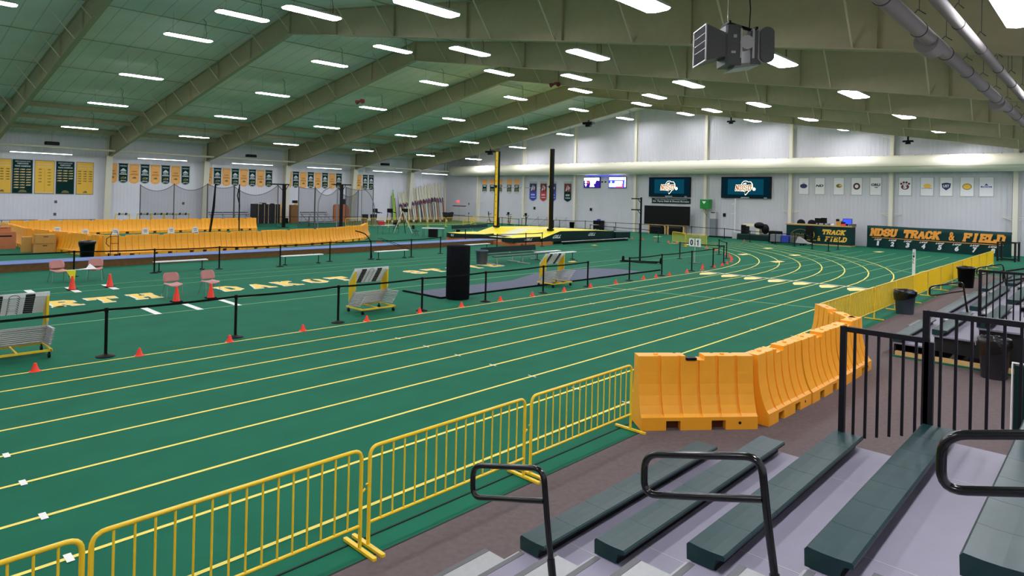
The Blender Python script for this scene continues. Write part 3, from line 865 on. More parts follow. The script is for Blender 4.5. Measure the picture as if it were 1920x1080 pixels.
run([(34.2, 18.85)], 'black rope post behind the lap counter, %s inside the bend', 'rope posts inside the bend')
run([(36.83, 17.2), (39.31, 18.87)], 'black rope post at the top of the bend cones, %s pair post', 'rope posts at the bend top')
run([(3.6, 28.9), (6.21, 28.9), (8.86, 28.4), (11.4, 28.3), (13.9, 27.75)], 'black rope post in front of the brown runway side, %s from the left', 'rope posts before the runway', (16.87, 28.5))
run([(16.87, 28.5), (19.13, 28.3), (21.6, 28.1), (24.34, 28.9)], 'black rope post right of the middle flat bench, %s from there', 'rope posts before the runway right')
run([(29.53, 29.4), (32.2, 29.3), (33.94, 29.35)], 'black rope post in front of the vault mat nose, %s from the left', 'rope posts before the vault mat', )
post(31.2, 34.3, 'black rope post between the two mat noses at the runway end', 'rope posts before the vault mat', None)
run([(49.0, 36.4), (47.4, 32.6), (46.5, 29.3), (45.97, 27.3)], 'short looking rope post behind the vault mat, %s towards the right', 'rope posts behind the mat')
run([(54.4, 50.2), (54.9, 45.0), (56.4, 42.6), (56.4, 38.6), (56.4, 35.7), (56.4, 29.9), (56.0, 26.4), (53.9, 23.1)], 'black rope post near the banner wall, %s from the left', 'rope posts along the banner wall', (53.3, 20.7))
run([(53.3, 20.7), (52.3, 18.8), (50.6, 16.9), (49.5, 15.4)], 'black rope post in front of the scorers desk, %s from the left', 'rope posts before the desk', (52.0, 15.5))
post(52.0, 15.5, 'black rope post at the right end of the desk row', 'rope posts before the desk')
run([(53.2, 61.6), (52.5, 57.2), (54.0, 53.0), (52.6, 49.0)], 'black rope post in front of the exercise bikes, %s from the corner door', 'rope posts by the bikes')
run([(27.4, 60.4), (32.6, 59.2), (35.6, 58.9), (38.4, 58.6)], 'black rope post behind the throwing cage, %s of the back group', 'rope posts behind the cage')

# ------------------------------------------------------------------ cones
CONES = [(2.54,14.47),(4.28,14.5),(6.13,14.55),(7.93,14.57),(9.79,14.6),(11.62,14.66),(13.26,14.68),(14.98,14.7),(16.58,14.72),(18.39,14.78),(20.03,14.8),(21.76,14.82),(23.95,14.9),(25.02,14.92),(26.16,14.92),(27.94,15.0),(29.67,15.1),(30.9,15.7),(31.38,15.3),(32.6,15.45),(33.73,15.7),(35.09,16.1),(36.5,16.7),(37.48,17.2),(38.51,17.8),(39.57,18.5),(41.84,20.3),(43.19,21.7),(43.9,22.6),(45.49,24.6),(45.95,25.6),(46.4,26.6),(47.1,28.3),(47.4,29.6),(47.6,30.8),(48.3,32.6),(58.0-3.4,23.9),(46.0,51.0),(50.4,50.5),(53.2,49.5),(45.3,46.4),(48.2,48.0)]
cp = None
for i, (x, y) in enumerate(CONES):
    if i < 36: lab = 'small orange cone on the inner lane line, %s counting from the left foreground' % ordn(i); g = 'small cones along the inner line'
    else: lab = ['small orange cone beside the scale at the banner wall','small orange cone on the far curve, leftmost','small orange cone on the far curve beyond the vault bench','small orange cone on the far curve near the bikes','small orange cone far left of the vault mat','small orange cone just behind the vault bench'][i-36]; g = 'small cones on the far curve'
    if cp is None:
        cp = thing('small_cone', lab, 'cone', (x, y, 0), 0, g)
        MB().m(M_cone).lathe([(.075, .008), (.062, .03), (.028, .135), (.026, .15), (.018, .156)], n=16).build('cone_body', cp)
        MB().m(M_cone).lathe([(.095, 0), (.098, .006), (.09, .012), (.075, .014)], n=18).build('base', cp)
    else: copy_tree(cp, (x, y, 0), None, lab, g)
bc = None
for (x, y), lab in (((5.38, 25.2), 'tall orange traffic cone in front of the leftmost pink chair'), ((6.47, 25.2), 'tall orange traffic cone in front of the pink chair with papers'), ((7.12, 20.78), 'tall orange traffic cone in front of the nearer left pink chair'), ((8.16, 20.85), 'tall orange traffic cone in front of the nearer right pink chair')):
    if bc is None:
        bc = thing('traffic_cone', lab, 'traffic cone', (x, y, 0), 0, 'tall cones by the chairs')
        MB().m(M_cone).lathe([(.115, .02), (.10, .05), (.034, .43), (.028, .455), (.02, .46)], n=20).build('cone_body', bc)
        MB().m(M_rub).bbox(-.15, .15, -.15, .15, 0, .025, .02).build('base', bc)
    else: copy_tree(bc, (x, y, 0), None, lab)

# ------------------------------------------------------------------ pink chairs
def chair_parts(r):
    b = MB().m(M_pink)
    def shell(rows):
        n = 7; vs = []
        for (z0, y0, hw, curve) in rows:
            for i in range(n):
                u = -1+2*i/(n-1); vs.append((u*hw, y0-curve*u*u, z0+.0))
        k = len(rows); m = len(vs); vs2 = [(x, y+.0, z-.012) if False else (x, y+.012, z-.008) for x, y, z in vs]
        fs = []
        for j in range(k-1):
            for i in range(n-1):
                a = j*n+i; fs.append((a, a+1, a+n+1, a+n)); fs.append((m+a, m+a+n, m+a+n+1, m+a+1))
        edge = [i for i in range(n)]+[j*n+n-1 for j in range(1, k)]+[(k-1)*n+i for i in range(n-2, -1, -1)]+[j*n for j in range(k-2, 0, -1)]
        for a, c in zip(edge, edge[1:]+edge[:1]): fs.append((a, m+a, m+c, c))
        b.add(vs+vs2, fs, True)
    shell([(.50, .155, .20, .03), (.53, .165, .235, .045), (.62, .19, .24, .05), (.72, .215, .225, .045), (.765, .225, .19, .035), (.775, .228, .16, .03)])
    b.build('backrest', r)
    b = MB().m(M_pink); n = 8; vs = []
    for j, (y, hw, z) in enumerate(((-.24, .17, .40), (-.215, .215, .425), (-.1, .235, .432), (.05, .235, .428), (.15, .22, .44), (.18, .18, .455))):
        for i in range(n):
            u = -1+2*i/(n-1); vs.append((u*hw, y, z-.02*(1-u*u)+.012*u*u))
    m = len(vs); fs = []
    for j in range(5):
        for i in range(n-1):
            a = j*n+i; fs.append((a, a+1, a+n+1, a+n)); fs.append((m+a, m+a+n, m+a+n+1, m+a+1))
    edge = list(range(n))+[j*n+n-1 for j in range(1, 6)]+[5*n+i for i in range(n-2, -1, -1)]+[j*n for j in range(4, 0, -1)]
    for a, c in zip(edge, edge[1:]+edge[:1]): fs.append((a, m+a, m+c, c))
    b.add(vs+[(x, y, z-.014) for x, y, z in vs], fs, True); b.build('seat', r)
    for s in (-1, 1):
        b = MB().m(M_chrome)
        b.tube(rounded([(s*.24, -.20, 0), (s*.22, -.16, .41), (s*.20, .14, .42), (s*.21, .20, .56)], .03), .008, 6); b.build('front_leg', r)
        b = MB().m(M_chrome); b.tube([(s*.25, .26, 0), (s*.21, .10, .415)], .008, 6); b.build('rear_leg', r)
ch0 = None
for (x, y, a), lab in (((5.42, 27.4, .12), 'dusty pink shell chair farthest left, with a yellow flag on its seat'), ((6.55, 27.4, -.35), 'dusty pink shell chair second in the far pair, with white papers'), ((7.3, 21.65, .05), 'dusty pink shell chair nearer the front rope, left one'), ((8.42, 21.6, .15), 'dusty pink shell chair nearer the front rope, right one')):
    if ch0 is None:
        ch0 = thing('shell_chair', lab, 'chair', (x, y, 0), a, 'pink shell chairs'); chair_parts(ch0)
    else: copy_tree(ch0, (x, y, 0), a, lab)
t = thing('paper_sheet', 'white sheets of paper lying over the far right pink chair', 'papers', (6.35, 27.25, .425))
MB().m(M_paper).quad((-.45, -.1, .02), (.18, -.18, .024), (.2, .1, .026), (.02, .12, .2), (-.1, .08, .04)).quad((-.7, -.02, .01), (-.3, -.1, .012), (-.25, .05, .012), (-.65, .03, .012)).build('sheet', t)
t = thing('signal_flag', 'yellow flag and card hanging over the front of the leftmost pink chair', 'flag', (5.62, 27.1, .43))
MB().m(M_pityel).quad((-.25, 0, .01), (.22, -.1, .012), (.24, .05, .012), (-.2, .08, .012)).quad((-.05, -.1, .01), (.24, -.12, .01), (.2, -.15, -.42), (.12, -.15, -.40), (.05, -.13, -.16)).build('cloth', t)

# ------------------------------------------------------------------ flat benches
def bench_parts(r, L=2.1, m=None):
    b = MB().m(m or M_white); b.bbox(-L/2, L/2, -.13, .13, .40, .44, .01); b.build('seat', r)
    for s in (-1, 1):
        b = MB().m(M_black); x = s*(L/2-.2)
        b.cyl((x, 0, .03), (x, 0, .40), .02, n=8); b.box(x-.02, x+.02, -.16, .16, 0, .035); b.box(x-.10, x+.10, -.02, .02, 0, .03); b.build('leg', r)
bb = None
for (x, y, a), lab in (((9.95, 28.6, .0), 'white flat bench on black legs, leftmost before the runway'), ((15.2, 28.15, .0), 'white flat bench on black legs, middle of the three before the runway'), ((20.2, 27.95, .03), 'white flat bench on black legs, right of the three before the runway'), ((27.4, 29.0, .05), 'white flat bench behind the black foam cylinder'), ((27.5, 22.25, .0), 'white flat bench at the right end of the green team bench, nearer'), ((27.3, 23.2, 0), 'white flat bench behind the nearer one at the green team bench end')):
    if bb is None:
        bb = thing('flat_bench', lab, 'bench', (x, y, 0), a, 'white flat benches'); bench_parts(bb)
    else: copy_tree(bb, (x, y, 0), a, lab)
# tall black thin stand beside the third bench: bent pole with netting ropes
b = MB().m(M_black)
b.tube(rounded([(18.95, 29.5, 1.42), (19.25, 29.0, 1.3), (19.4, 28.7, .9), (19.4, 28.6, .02)], .3), .03, 8); b.cyl((19.4, 28.6, 0), (19.4, 28.6, .02), .14, n=12)
b.build('bent_pole', label='bent black pole curving down beside the third flat bench', cat='pole')
b = MB().m(M_black); b.tube([(20.5, 29.4, 1.0), (21.6, 28.2, .45)], .014, 6); b.tube([(20.3, 29.4, 1.0), (21.3, 28.2, .46)], .012, 6)
b.build('slanting_pole', label='thin dark poles slanting down onto the third flat bench', cat='pole')
# team bench with dark backrest
def team_parts(r, L=4.2, back=True, m=None):
    m = m or M_dgreen
    b = MB().m(m); b.bbox(-L/2, L/2, -.15, .15, .41, .445, .01); b.build('seat', r)
    if back:
        b = MB().m(m); b.prism([(.20, .50), (.25, .49), (.30, .78), (.26, .79)], lambda p, q: (-L/2, p, q), lambda p, q: (L/2, p, q)); b.build('backrest', r)
    for i in range(3):
        x = -L/2+.25+(L-.5)*i/2
        b = MB().m(M_silver); b.cyl((x, 0, .05), (x, 0, .41), .022, n=8); b.box(x-.025, x+.025, -.5, .35, 0, .045)
        if back: b.tube(rounded([(x, .05, .40), (x, .22, .42), (x, .27, .75)], .06), .018, 6)
        b.build('leg', r)
t = thing('team_bench', 'long dark green bench with backrest beside the grey bin', 'bench', (24.7, 23.4, 0), .01); team_parts(t)
t = thing('team_bench', 'long dark bench without backrest in front of the green one', 'bench', (24.5, 22.5, 0), .0); team_parts(t, 4.2, False)
t = thing('team_bench', 'long dark bench with backrest left of the vault mat', 'bench', (39.6, 42.6, 0), math.atan2(1.2, 5.5)); team_parts(t, 5.6)

# ------------------------------------------------------------------ bins
def bin_thing(x, y, r, h, m, lab, liner=None, lid=False, rz=0):
    t = thing('waste_bin', lab, 'bin', (x, y, 0.008 if y < 5.06 else 0), rz)
    n = 24
    def ring(rr, z): 
        out = []
        for i in range(n):
            a = 2*PI*i/n; c, s = math.cos(a), math.sin(a); k = 1/(abs(c)**4+abs(s)**4)**.25
            out.append((rr*c*(.55+.45*k), rr*s*(.55+.45*k), z))
        return out
    prof = [(r*.78, 0), (r*.80, .02), (r*.95, h*.9), (r*1.03, h*.905), (r*1.03, h*.96), (r*.98, h), (r*.93, h*.99), (r*.74, .04)]
    vs = []
    for rr, z in prof: vs += ring(rr, z)
    fs = [tuple(range(n-1, -1, -1)), tuple(range((len(prof)-1)*n, len(prof)*n))]
    for k in range(len(prof)-1):
        for i in range(n): fs.append((k*n+i, k*n+(i+1) % n, (k+1)*n+(i+1) % n, (k+1)*n+i))
    b = MB().m(m); b.add(vs, fs, True); b.build('bin_body', t)
    if liner:
        b = MB().m(M_bag); vs = []; rng = random.Random(int(x*10))
        pr = [(1.02, h-liner), (1.07, h-liner*.6), (1.08, h-.02), (1.04, h+.025), (.94, h+.02), (.82, h-.06), (.7, h-.22)]
        for j, (q, z) in enumerate(pr):
            for i in range(n):
                a = 2*PI*i/n; f = q*r*(1+.035*rng.uniform(-1, 1)); zz = z+(.045*math.sin(a*1+1.2)+.02*rng.uniform(-1, 1) if j == 0 else .012*rng.uniform(-1, 1))
                if j == 0: zz = z+liner*.45*math.sin(a+2.4)
                vs.append((f*math.cos(a), f*math.sin(a), zz))
        fs = []
        for k in range(len(pr)-1):
            for i in range(n): fs.append((k*n+i, k*n+(i+1) % n, (k+1)*n+(i+1) % n, (k+1)*n+i))
        fs.append(tuple(range((len(pr)-1)*n, len(pr)*n)))
        b.add(vs, fs, True); b.build('bin_liner', t)
    if lid:
        b = MB().m(M_black); b.lathe([(r*1.12, h), (r*1.12, h+.03), (r*.8, h+.08), (.03, h+.10)], n=20); b.build('rim_lid', t)
    return t
bin_thing(23.35, 4.95, .30, .72, M_bing, 'slate grey bin with a black liner spilling over, beside the yellow mesh', .21)
bin_thing(33.1, 4.78, .33, .86, M_black, 'all black bin farther along the yellow mesh', .06)
bin_thing(16.05, 1.82, .27, .78, M_bind, 'dark bin with a black liner seen through the guard rail bars', .22)
bin_thing(22.25, 23.2, .29, .72, M_bing, 'blue grey bin at the left end of the green team bench')
bin_thing(8.1, 35.3, .33, .86, M_black, 'black bin with flared rim in front of the orange barriers', .18)
bin_thing(56.6, 44.6, .28, .75, M_black, 'small black bin by the banner wall behind the vault mat')
# black cloth tub in the far corner
b = MB().m(M_bag)
b.prism([(-.55, 0), (.45, 0), (.75, 1.15), (.55, 1.25), (0, 1.15), (-.7, 1.22), (-.75, 1.1)], lambda p, q: (p, -.45, q), lambda p, q: (p, .45, q))
b.build('cloth_tub', label='big black cloth tub standing by the far corner next to the poles', cat='tub', loc=(55.6, 64.6, 0), rz=-.7)
# black foam cylinder
b = MB().m(M_foam); b.lathe([(.37, 0), (.385, .02), (.385, 1.74), (.36, 1.77), (.02, 1.775)], n=40)
for k in range(20):
    a = 2*PI*k/20; b.bar((.386*math.cos(a), .386*math.sin(a), .02), (.386*math.cos(a), .386*math.sin(a), 1.75), .004, .01)
b.build('foam_column', label='tall black foam column standing behind the rope on the rubber mat edge', cat='foam column', loc=(14.22, 15.95, 0))

# ------------------------------------------------------------------ hurdles on carts
def hurdle_parts(r, W=1.1, hh=.76):
    b = MB().m(M_white); b.box(-W/2-.03, W/2+.03, -.012, .012, hh-.085, hh)
    b.m(M_white).box(-W/2-.03, W/2+.03, -.014, .014, hh-.022, hh+.002)
    b.m(M_btxt)
    for x in (-.26, .26):
        b.box(x-.08, x+.08, -.0145, .0145, hh-.082, hh-.026)
    b.m(M_gry2)
    b.tube([(.09*math.cos(a), -.015, hh-.085+.055*math.sin(a)) for a in [PI*i/6 for i in range(7)]], .007, 4)
    b.build('board', r)
    for s in (-1, 1):
        b = MB().m(M_yel); b.box(s*W/2-.022, s*W/2+.022, -.012, .012, .10, hh-.08); b.m(M_silver).box(s*W/2-.014, s*W/2+.014, -.01, .01, .0, .10); b.build('upright', r)
        b = MB().m(M_silver); b.bar((s*W/2, .02, 0.0), (s*W/2, -.56, .03), .05, .019); b.build('base_leg', r)
    b = MB().m(M_silver); b.box(-W/2, W/2, -.02, .012, -.012, .018); b.build('crossbar', r)
hp = None
def cart(x, y, rz, where, n=9, W=1.1, steps=(.036, -.046), s=1.0):
    global hp
    t = thing('hurdle_cart', 'low wheeled cart carrying nested hurdles, %s' % where, 'hurdle cart', (x, y, 0), rz)
    b = MB().m(M_yel)
    for sx in (-1, 1): b.bar((sx*W/2, -.42, .15), (sx*W/2, .42, .15), .04, .04)
    for sy in (-.40, .40): b.bar((-W/2, sy, .15), (W/2, sy, .15), .04, .04)
    b.bar((0, -.4, .15), (0, .4, .15), .03, .03); b.build('frame', t)
    for sx in (-1, 1):
        for sy in (-1, 1):
            b = MB().m(M_black); px, py = sx*W/2*.95, sy*.36
            b.cyl((px-.02, py, .05), (px+.02, py, .05), .05, n=12); b.box(px-.012, px+.012, py-.012, py+.012, .09, .14); b.build('wheel', t)
    c, si = math.cos(rz), math.sin(rz)
    for i in range(n):
        lx, ly, lz = 0, 0, .57+steps[1]*(n-1-i)
        ly = .0+steps[0]*(n-1-i)
        loc = (x+lx*c-ly*si, y+lx*si+ly*c, lz)
        lab = 'white topped hurdle, %s from the front of the stack %s' % (ordn(n-1-i), where)
        if hp is None:
            hp = thing('hurdle', lab, 'hurdle', loc, rz, 'hurdles stacked on carts'); hurdle_parts(hp, 1.1, .70)
        else: copy_tree(hp, loc, rz, lab)
cart(10.72, 15.78, 0, 'left of the foam column', 9)
cart(19.25, 15.95, 0, 'right of the foam column', 9)
cart(2.42, 15.85, 0, 'at the left picture edge', 9)
for i, (x, lab) in enumerate(((17.1, 'by the banners, first'), (18.8, 'by the banners, second'), (19.95, 'by the banners, third'), (20.95, 'by the banners, fourth'), (22.05, 'by the banners, fifth'))):
    cart(x, 63.2, 0, lab+' from left', 4, .85, (.04, -.05))
# black pole frame on wheels
t = thing('gauge_stand', 'tall black stand with two short arms on a wheeled base', 'stand', (29.9, 18.85, 0), math.radians(-70))
b = MB().m(M_black); b.cyl((0, 0, .1), (0, 0, 3.55), .05, n=10); b.build('mast', t)
for z in (3.47, 2.87): MB().m(M_black).bar((0, 0, z), (-.55, .12, z), .06).bar((0, 0, z-.25), (-.2, .04, z), .03).build('arm', t)
b = MB().m(M_black); b.tube([(-1.0, .1, .08), (1.0, .35, .08), (.95, -.35, .08), (-1.0, -.35, .08)], .035, 6, True); b.bar((0, .2, .08), (0, -.35, .08), .05); b.build('base_frame', t)
for p in ((-1.0, .2), (1.05, .2)):
    b = MB().m(M_rub); b.cyl((p[0], p[1], .16), (p[0]+.07, p[1], .16), .16, n=16); b.build('wheel', t)
# lap counter
t = thing('lap_counter', 'white lap counter showing 0 and 1 on a thin grey stand', 'lap counter', (32.36, 16.93, 0), 0)
b = MB().m(M_silver); b.cyl((0, 0, .05), (0, 0, 1.0), .025, n=8); b.build('stem', t)
b = MB().m(M_chrome); b.bar((0, -.35, .03), (0, .35, .03), .06, .05); b.bar((-.2, 0, .03), (.2, 0, .03), .05, .04); b.build('foot', t)
for s, ch in ((1, '0'), (-1, '1')):
    b = MB().m(M_white); b.box(-.02, .02, s*.19-.15, s*.19+.15, .92, 1.36); b.m(M_btxt)
    if ch == '0': b.text(ch, (-.024, s*.19, 1.14), (0, -1, 0), (0, 0, 1), .18, .32, 0, .04)
    else: b.box(-.026, -.021, s*.19-.03, s*.19+.025, .98, 1.30).box(-.026, -.021, s*.19-.03, s*.19+.075, 1.20, 1.25)
    b.m(M_white); b.build('digit_card', t)
b = MB().m(M_grey); b.tube([(0, .3, 1.36), (0, .27, 1.48), (0, .0, 1.42), (0, -.27, 1.48), (0, -.3, 1.36)], .014, 6); b.build('handle', t)
# white measuring post by the mesh
t = thing('marker_post', 'white marker post with dark letters standing behind the yellow mesh', 'post', (30.1, 6.1, 0))
b = MB().m(M_white); b.cyl((0, 0, .05), (0, 0, 1.66), .055, n=14); b.m(M_btxt)
for i, ch in enumerate('GILL'): b.text(ch, (-.06, 0, 1.5-.12*i), (0, -1, 0), (0, 0, 1), .06, .09)
b.build('post', t)
MB().m(M_woodo).lathe([(.2, 0), (.19, .05), (.07, .12)], n=14).build('base', t)
b = MB().m(M_fluo); b.tube([(.2, -.25+.33*math.cos(a), .42+.38*math.sin(a)) for a in [2*PI*i/20 for i in range(20)]], .012, 5, True)
b.build('hoop', label='thin yellow hoop leaning behind the mesh beside the marker post', cat='hoop', loc=(30.1, 6.0, 0))
# ------------------------------------------------------------------ raised vault runway
ra = math.atan2(.95, 29.0)
t = thing('vault_runway', 'long raised vault runway, blue top and brown plywood side', 'runway', (-8, 31.15, 0), ra)
L_ = 40.6
MB().m(M_blue).box(0, L_, 0, 1.45, .30, .325).build('running_surface', t)
b = MB().m(M_wood); b.box(0, L_, .02, .05, 0, .30); b.box(0, L_, 1.40, 1.43, 0, .30)
for k in range(17): b.box(k*2.44-.01 if k else 0, k*2.44+.01, .015, .02, 0, .30)
b.build('side_board', t)
# low timber landing at the pit end
t = thing('timber_platform', 'brown timber platform under the vault mat nose', 'platform', (0, 0, 0))
b = MB().m(M_woodo); b.box(32.3, 35.6, 29.8, 30.0, 0, .25); b.box(32.2, 32.4, 29.8, 37.6, 0, .24); b.build('edge_board', t)
MB().m(M_wood).box(32.4, 35.95, 30.0, 37.5, 0, .22).build('deck_board', t)
# vault landing mat
t = thing('vault_mat', 'large yellow topped vault landing mat with dark green sides', 'landing mat', (0, 0, 0))
b = MB().m(M_skirt_shade); b.box(36.2, 45.8, 30.35, 37.3, 0, .17); b.build('pallet', t)
def wedge(b, pts, z0, zt):
    """pts: plan outline, zt list of top heights"""
    n = len(pts); vs = [(p[0], p[1], z0) for p in pts]+[(p[0], p[1], z) for p, z in zip(pts, zt)]
    b.add(vs, [tuple(range(n-1, -1, -1))]+[(i, (i+1) % n, n+(i+1) % n, n+i) for i in range(n)])
    return [(p[0], p[1], z+.002) for p, z in zip(pts, zt)]
Xd = (1, 0, 0); Zd = (0, 0, 1)
PF = [(34.9, .46), (37.0, .95), (41.5, .90), (43.9, .80)]
b = MB().m(M_dgreen)
b.prism([(34.9, .18)]+PF+[(43.9, .18)], lambda p, q: (p, 30.2, q), lambda p, q: (p, 37.4, q))
for (x0, z0), (x1, z1) in zip(PF[:-1], PF[1:]):
    for y0, y1, mm in ((30.2, 33.2, M_pityel), (33.2, 34.6, M_pitw), (34.6, 37.4, M_pityel)):
        b.m(mm).quad((x0, y0, z0+.003), (x1, y0, z1+.003), (x1, y1, z1+.003), (x0, y1, z0+.003))
b.build('main_cushion', t)
b = MB().m(M_btxt).text('GILL', (41.0, 33.9, .93), (0, -1, 0), (1, 0, 0), .9, .5)
b.build('top_lettering', t)
MB().m(M_ltxt).text('GILL', (36.6, 30.19, .56), Xd, Zd, .95, .26, .3, .04).build('side_lettering', t)
MB().m(M_ltxt).text('GILL', (40.9, 30.19, .62), Xd, Zd, .95, .24, .3, .04).build('side_lettering', t)
b = MB().m(M_dgreen)
top = wedge(b, [(43.92, 30.0), (46.0, 30.0), (46.0, 37.4), (43.92, 37.4)], .17, [.74, .68, .68, .74]); b.m(M_grey).quad(*top); b.build('rear_cushion', t)
for nm, y0, y1, yi in (('r', 30.3, 32.5, 1), ('l', 37.3, 35.1, -1)):
    b = MB().m(M_dgreen)
    pl = [(32.0, y0), (34.88, y0), (34.88, y1), (33.9, y1), (32.2, y1-yi*.9)]
    if yi < 0: pl = pl[::-1]
    zt = [.58, .60, .56, .52, .56] if yi > 0 else [.56, .52, .56, .60, .58]
    top = wedge(b, pl, .25, zt); b.m(M_pityel).quad(*top)
    b.m(M_ltxt)
    if yi > 0:
        b.text('GILL', (33.6, 30.29, .44), Xd, Zd, .8, .16, .3, .04)
    else: b.text('GILL', (32.05, 36.75, .42), (-.1, -.99, 0), Zd, .6, .15, .3, .04)
    b.build('nose_cushion', t)
b = MB().m(M_dgreen).box(34.2, 34.88, 32.6, 35.0, .25, .36).m(M_pitw).quad((34.2, 32.6, .363), (34.88, 32.6, .363), (34.88, 35.0, .363), (34.2, 35.0, .363)); b.build('box_cushion', t)
b = MB().m(M_black); b.box(36.9, 45.2, 29.7, 29.9, 0, .12); b.m(M_silver).cyl((36.6, 29.75, .2), (45.3, 29.75, .2), .03, n=8); b.build('pallet_rail', t)
# uprights
for y, lab, inner in ((36.72, 'left black and yellow vault standard rising over the mat', -1), (31.12, 'right black and yellow vault standard rising over the mat', 1)):
    t = thing('vault_standard', lab, 'vault standard', (36.75 if y > 33 else 36.9, y, .13))
    b = MB().m(M_black); b.box(-.09, .14, -.14, .10 if inner > 0 else .22, .84, 6.95)
    if inner > 0: b.m(M_yel).box(-.10, .0, .10, .14, .84, 6.95)
    else:
        b.m(M_yel).box(-.13, -.09, -.14, .12, .84, 6.9)
        b.m(M_btxt)
        for z in [1.2+.55*i for i in range(10)]: b.box(-.135, -.13, -.03, .03, z, z+.07)
    b.build('mast', t)
    b = MB().m(M_black); b.box(-.16, .2, -.2, .2, .80, .95); b.box(-.06, .1, -.26, -.14, 1.0, 1.6); b.build('carriage', t)
    b = MB().m(M_black); b.box(-.16, -.06, -.1*inner, .12*inner, 4.0, 4.2); b.bar((-.1, 0, 4.12), (-.1, .45*inner, 4.12), .03); b.build('bar_holder', t)
b = MB().m(M_white); n = 12
for i in range(n):
    y0 = 31.5+4.8*i/n; b.m(M_white if i % 2 else M_black).cyl((36.62, y0, 4.14), (36.62, y0+4.8/n, 4.14), .015, n=6)
b.build('crossbar', label='thin black and white vault crossbar between the two standards', cat='crossbar')

# ------------------------------------------------------------------ boxes by the orange barriers
def boxt(x, y, z, w, d, h, rz, m, lab, slot=True, marks=False):
    t = thing('cardboard_box', lab, 'box', (x, y, z), rz)
    MB().m(m).bbox(-w/2, w/2, -d/2, d/2, 0, h, .012).build('carton', t)
    if slot: MB().m(M_black).box(-.10 if not marks else -w*.3, .10 if not marks else w*.3, -d/2-.003, -d/2+.003, h*.72, h*.80).build('hand_hole' if not marks else 'label_strip', t)
    return t
boxt(6.70, 41.0, 0, .45, .5, .38, -.1, M_card, 'small tan carton, lower one left of the lidded box', False)
boxt(6.72, 41.0, .38, .42, .48, .40, -.1, M_card, 'small tan carton, upper one left of the lidded box', False)
boxt(7.38, 40.55, 0, .95, .6, .46, -.05, M_card, 'wide tan carton with a dark hand hole, lower of the pair')
boxt(7.40, 40.52, .46, .90, .58, .46, -.02, M_card, 'wide tan carton with a dark hand hole, upper of the pair')
boxt(6.15, 43.6, 0, .95, .8, .92, .0, M_card2, 'large reddish brown carton at the left picture edge', True, True)
boxt(5.98, 43.7, .92, .80, .7, .26, .1, M_card2, 'flat reddish brown carton on top of the large one', True, True)
for i, (x, y) in enumerate(((8.3, 42.4), (9.0, 39.7), (10.4, 39.7), (11.88, 39.7), (13.3, 39.9), (14.7, 40.1))):
    t = thing('sector_sign', 'small white rounded sign behind the orange barriers, %s from the left' % ordn(i), 'sign', (x, y, 0), -.2, 'white signs behind the barriers')
    b = MB().m(M_white); b.prism([(-.26, 0), (.26, 0), (.20, .55), (.16, 1.12), (.11, 1.2), (-.11, 1.2), (-.16, 1.12), (-.20, .55)], lambda p, q: (p, -.012, q), lambda p, q: (p, .012, q)); b.build('board', t)
    b = MB().m(M_btxt); b.text('USA', (0, -.015, 1.08), (1, 0, 0), (0, 0, 1), .2, .07); b.text('TF', (0, -.015, .98), (1, 0, 0), (0, 0, 1), .16, .07); b.box(-.15, .15, -.015, -.0125, .82, .86); b.build('lettering', t)
# handcart leaning behind the black bin
t = thing('hand_truck', 'black wire hand truck standing against the orange barrier by the black bin', 'hand truck', (9.3, 35.6, 0), -.2)
b = MB().m(M_black)
for s in (-1, 1): b.tube([(s*.16, 0, .1), (s*.16, .05, 1.1), (s*.10, .1, 1.28)], .016, 6)
for z in (.35, .7, 1.05): b.cyl((-.16, .03, z), (.16, .03, z), .012, n=6)
b.tube([(-.16, .05, 1.05), (-.32, 0, .95), (-.34, 0, .7), (-.2, 0, .55)], .016, 6)
b.box(-.2, .2, -.25, .02, .03, .05); b.build('frame', t)
for s in (-1, 1): MB().m(M_rub).cyl((s*.2, 0, .12), (s*.26, 0, .12), .12, n=14).build('wheel', t)

# ------------------------------------------------------------------ throwing cage nets and posts
def net(name, pts, lab, m, sag=.5, poles=(), n=14):
    """pts: list of (x,y,ztop) posts; net hangs between them with a sagging top rope"""
    t = thing(name, lab, 'net', (0, 0, 0))
    for (x0, y0, z0), (x1, y1, z1) in zip(pts[:-1], pts[1:]):
        top = []; 
        for i in range(n+1):
            u = i/n; top.append((x0+(x1-x0)*u, y0+(y1-y0)*u, z0+(z1-z0)*u-sag*4*u*(1-u)))
        b = MB().m(m)
        vs = [(p[0], p[1], .05) for p in top]+top
        b.add(vs, [(i, i+1, n+2+i, n+1+i) for i in range(n)]); b.build('netting', t)
        b = MB().m(M_black); b.tube(top, .022, 5); b.build('top_rope', t)
    for i, p in enumerate(pts):
        b = MB().m(M_gry2); b.cyl((p[0], p[1], 0), (p[0], p[1], p[2]+.05), .045, n=8); b.build('net_pole', t)
    return t
net('cage_net', [(17.45, 59.8, 3.7), (20.1, 59.8, 3.85), (22.95, 59.9, 3.95)], 'grey back netting with sagging top rope, left cage by the banners', M_net, .55)
net('cage_net', [(22.95, 59.9, 3.95), (25.0, 59.0, 3.85)], 'grey side netting right of the left cage back', M_net, .3)
net('cage_net', [(24.9, 58.9, 3.8), (28.6, 57.8, 4.05)], 'lightly sagging netting between the cage and the first black gantry', M_net, .9)
b = MB().m(M_netd); b.prism([(20.22, .0), (20.36, .0), (20.64, 2.0), (20.70, 3.9), (20.62, 3.9), (20.46, 2.0)], lambda p, q: (p, 52.3, q), lambda p, q: (p, 52.4, q)); b.cyl((20.35, 52.35, 0), (20.7, 52.35, 3.95), .04, n=6)
b.build('net_bundle', label='dark gathered net bundle leaning on a pole in front of the left cage', cat='net')
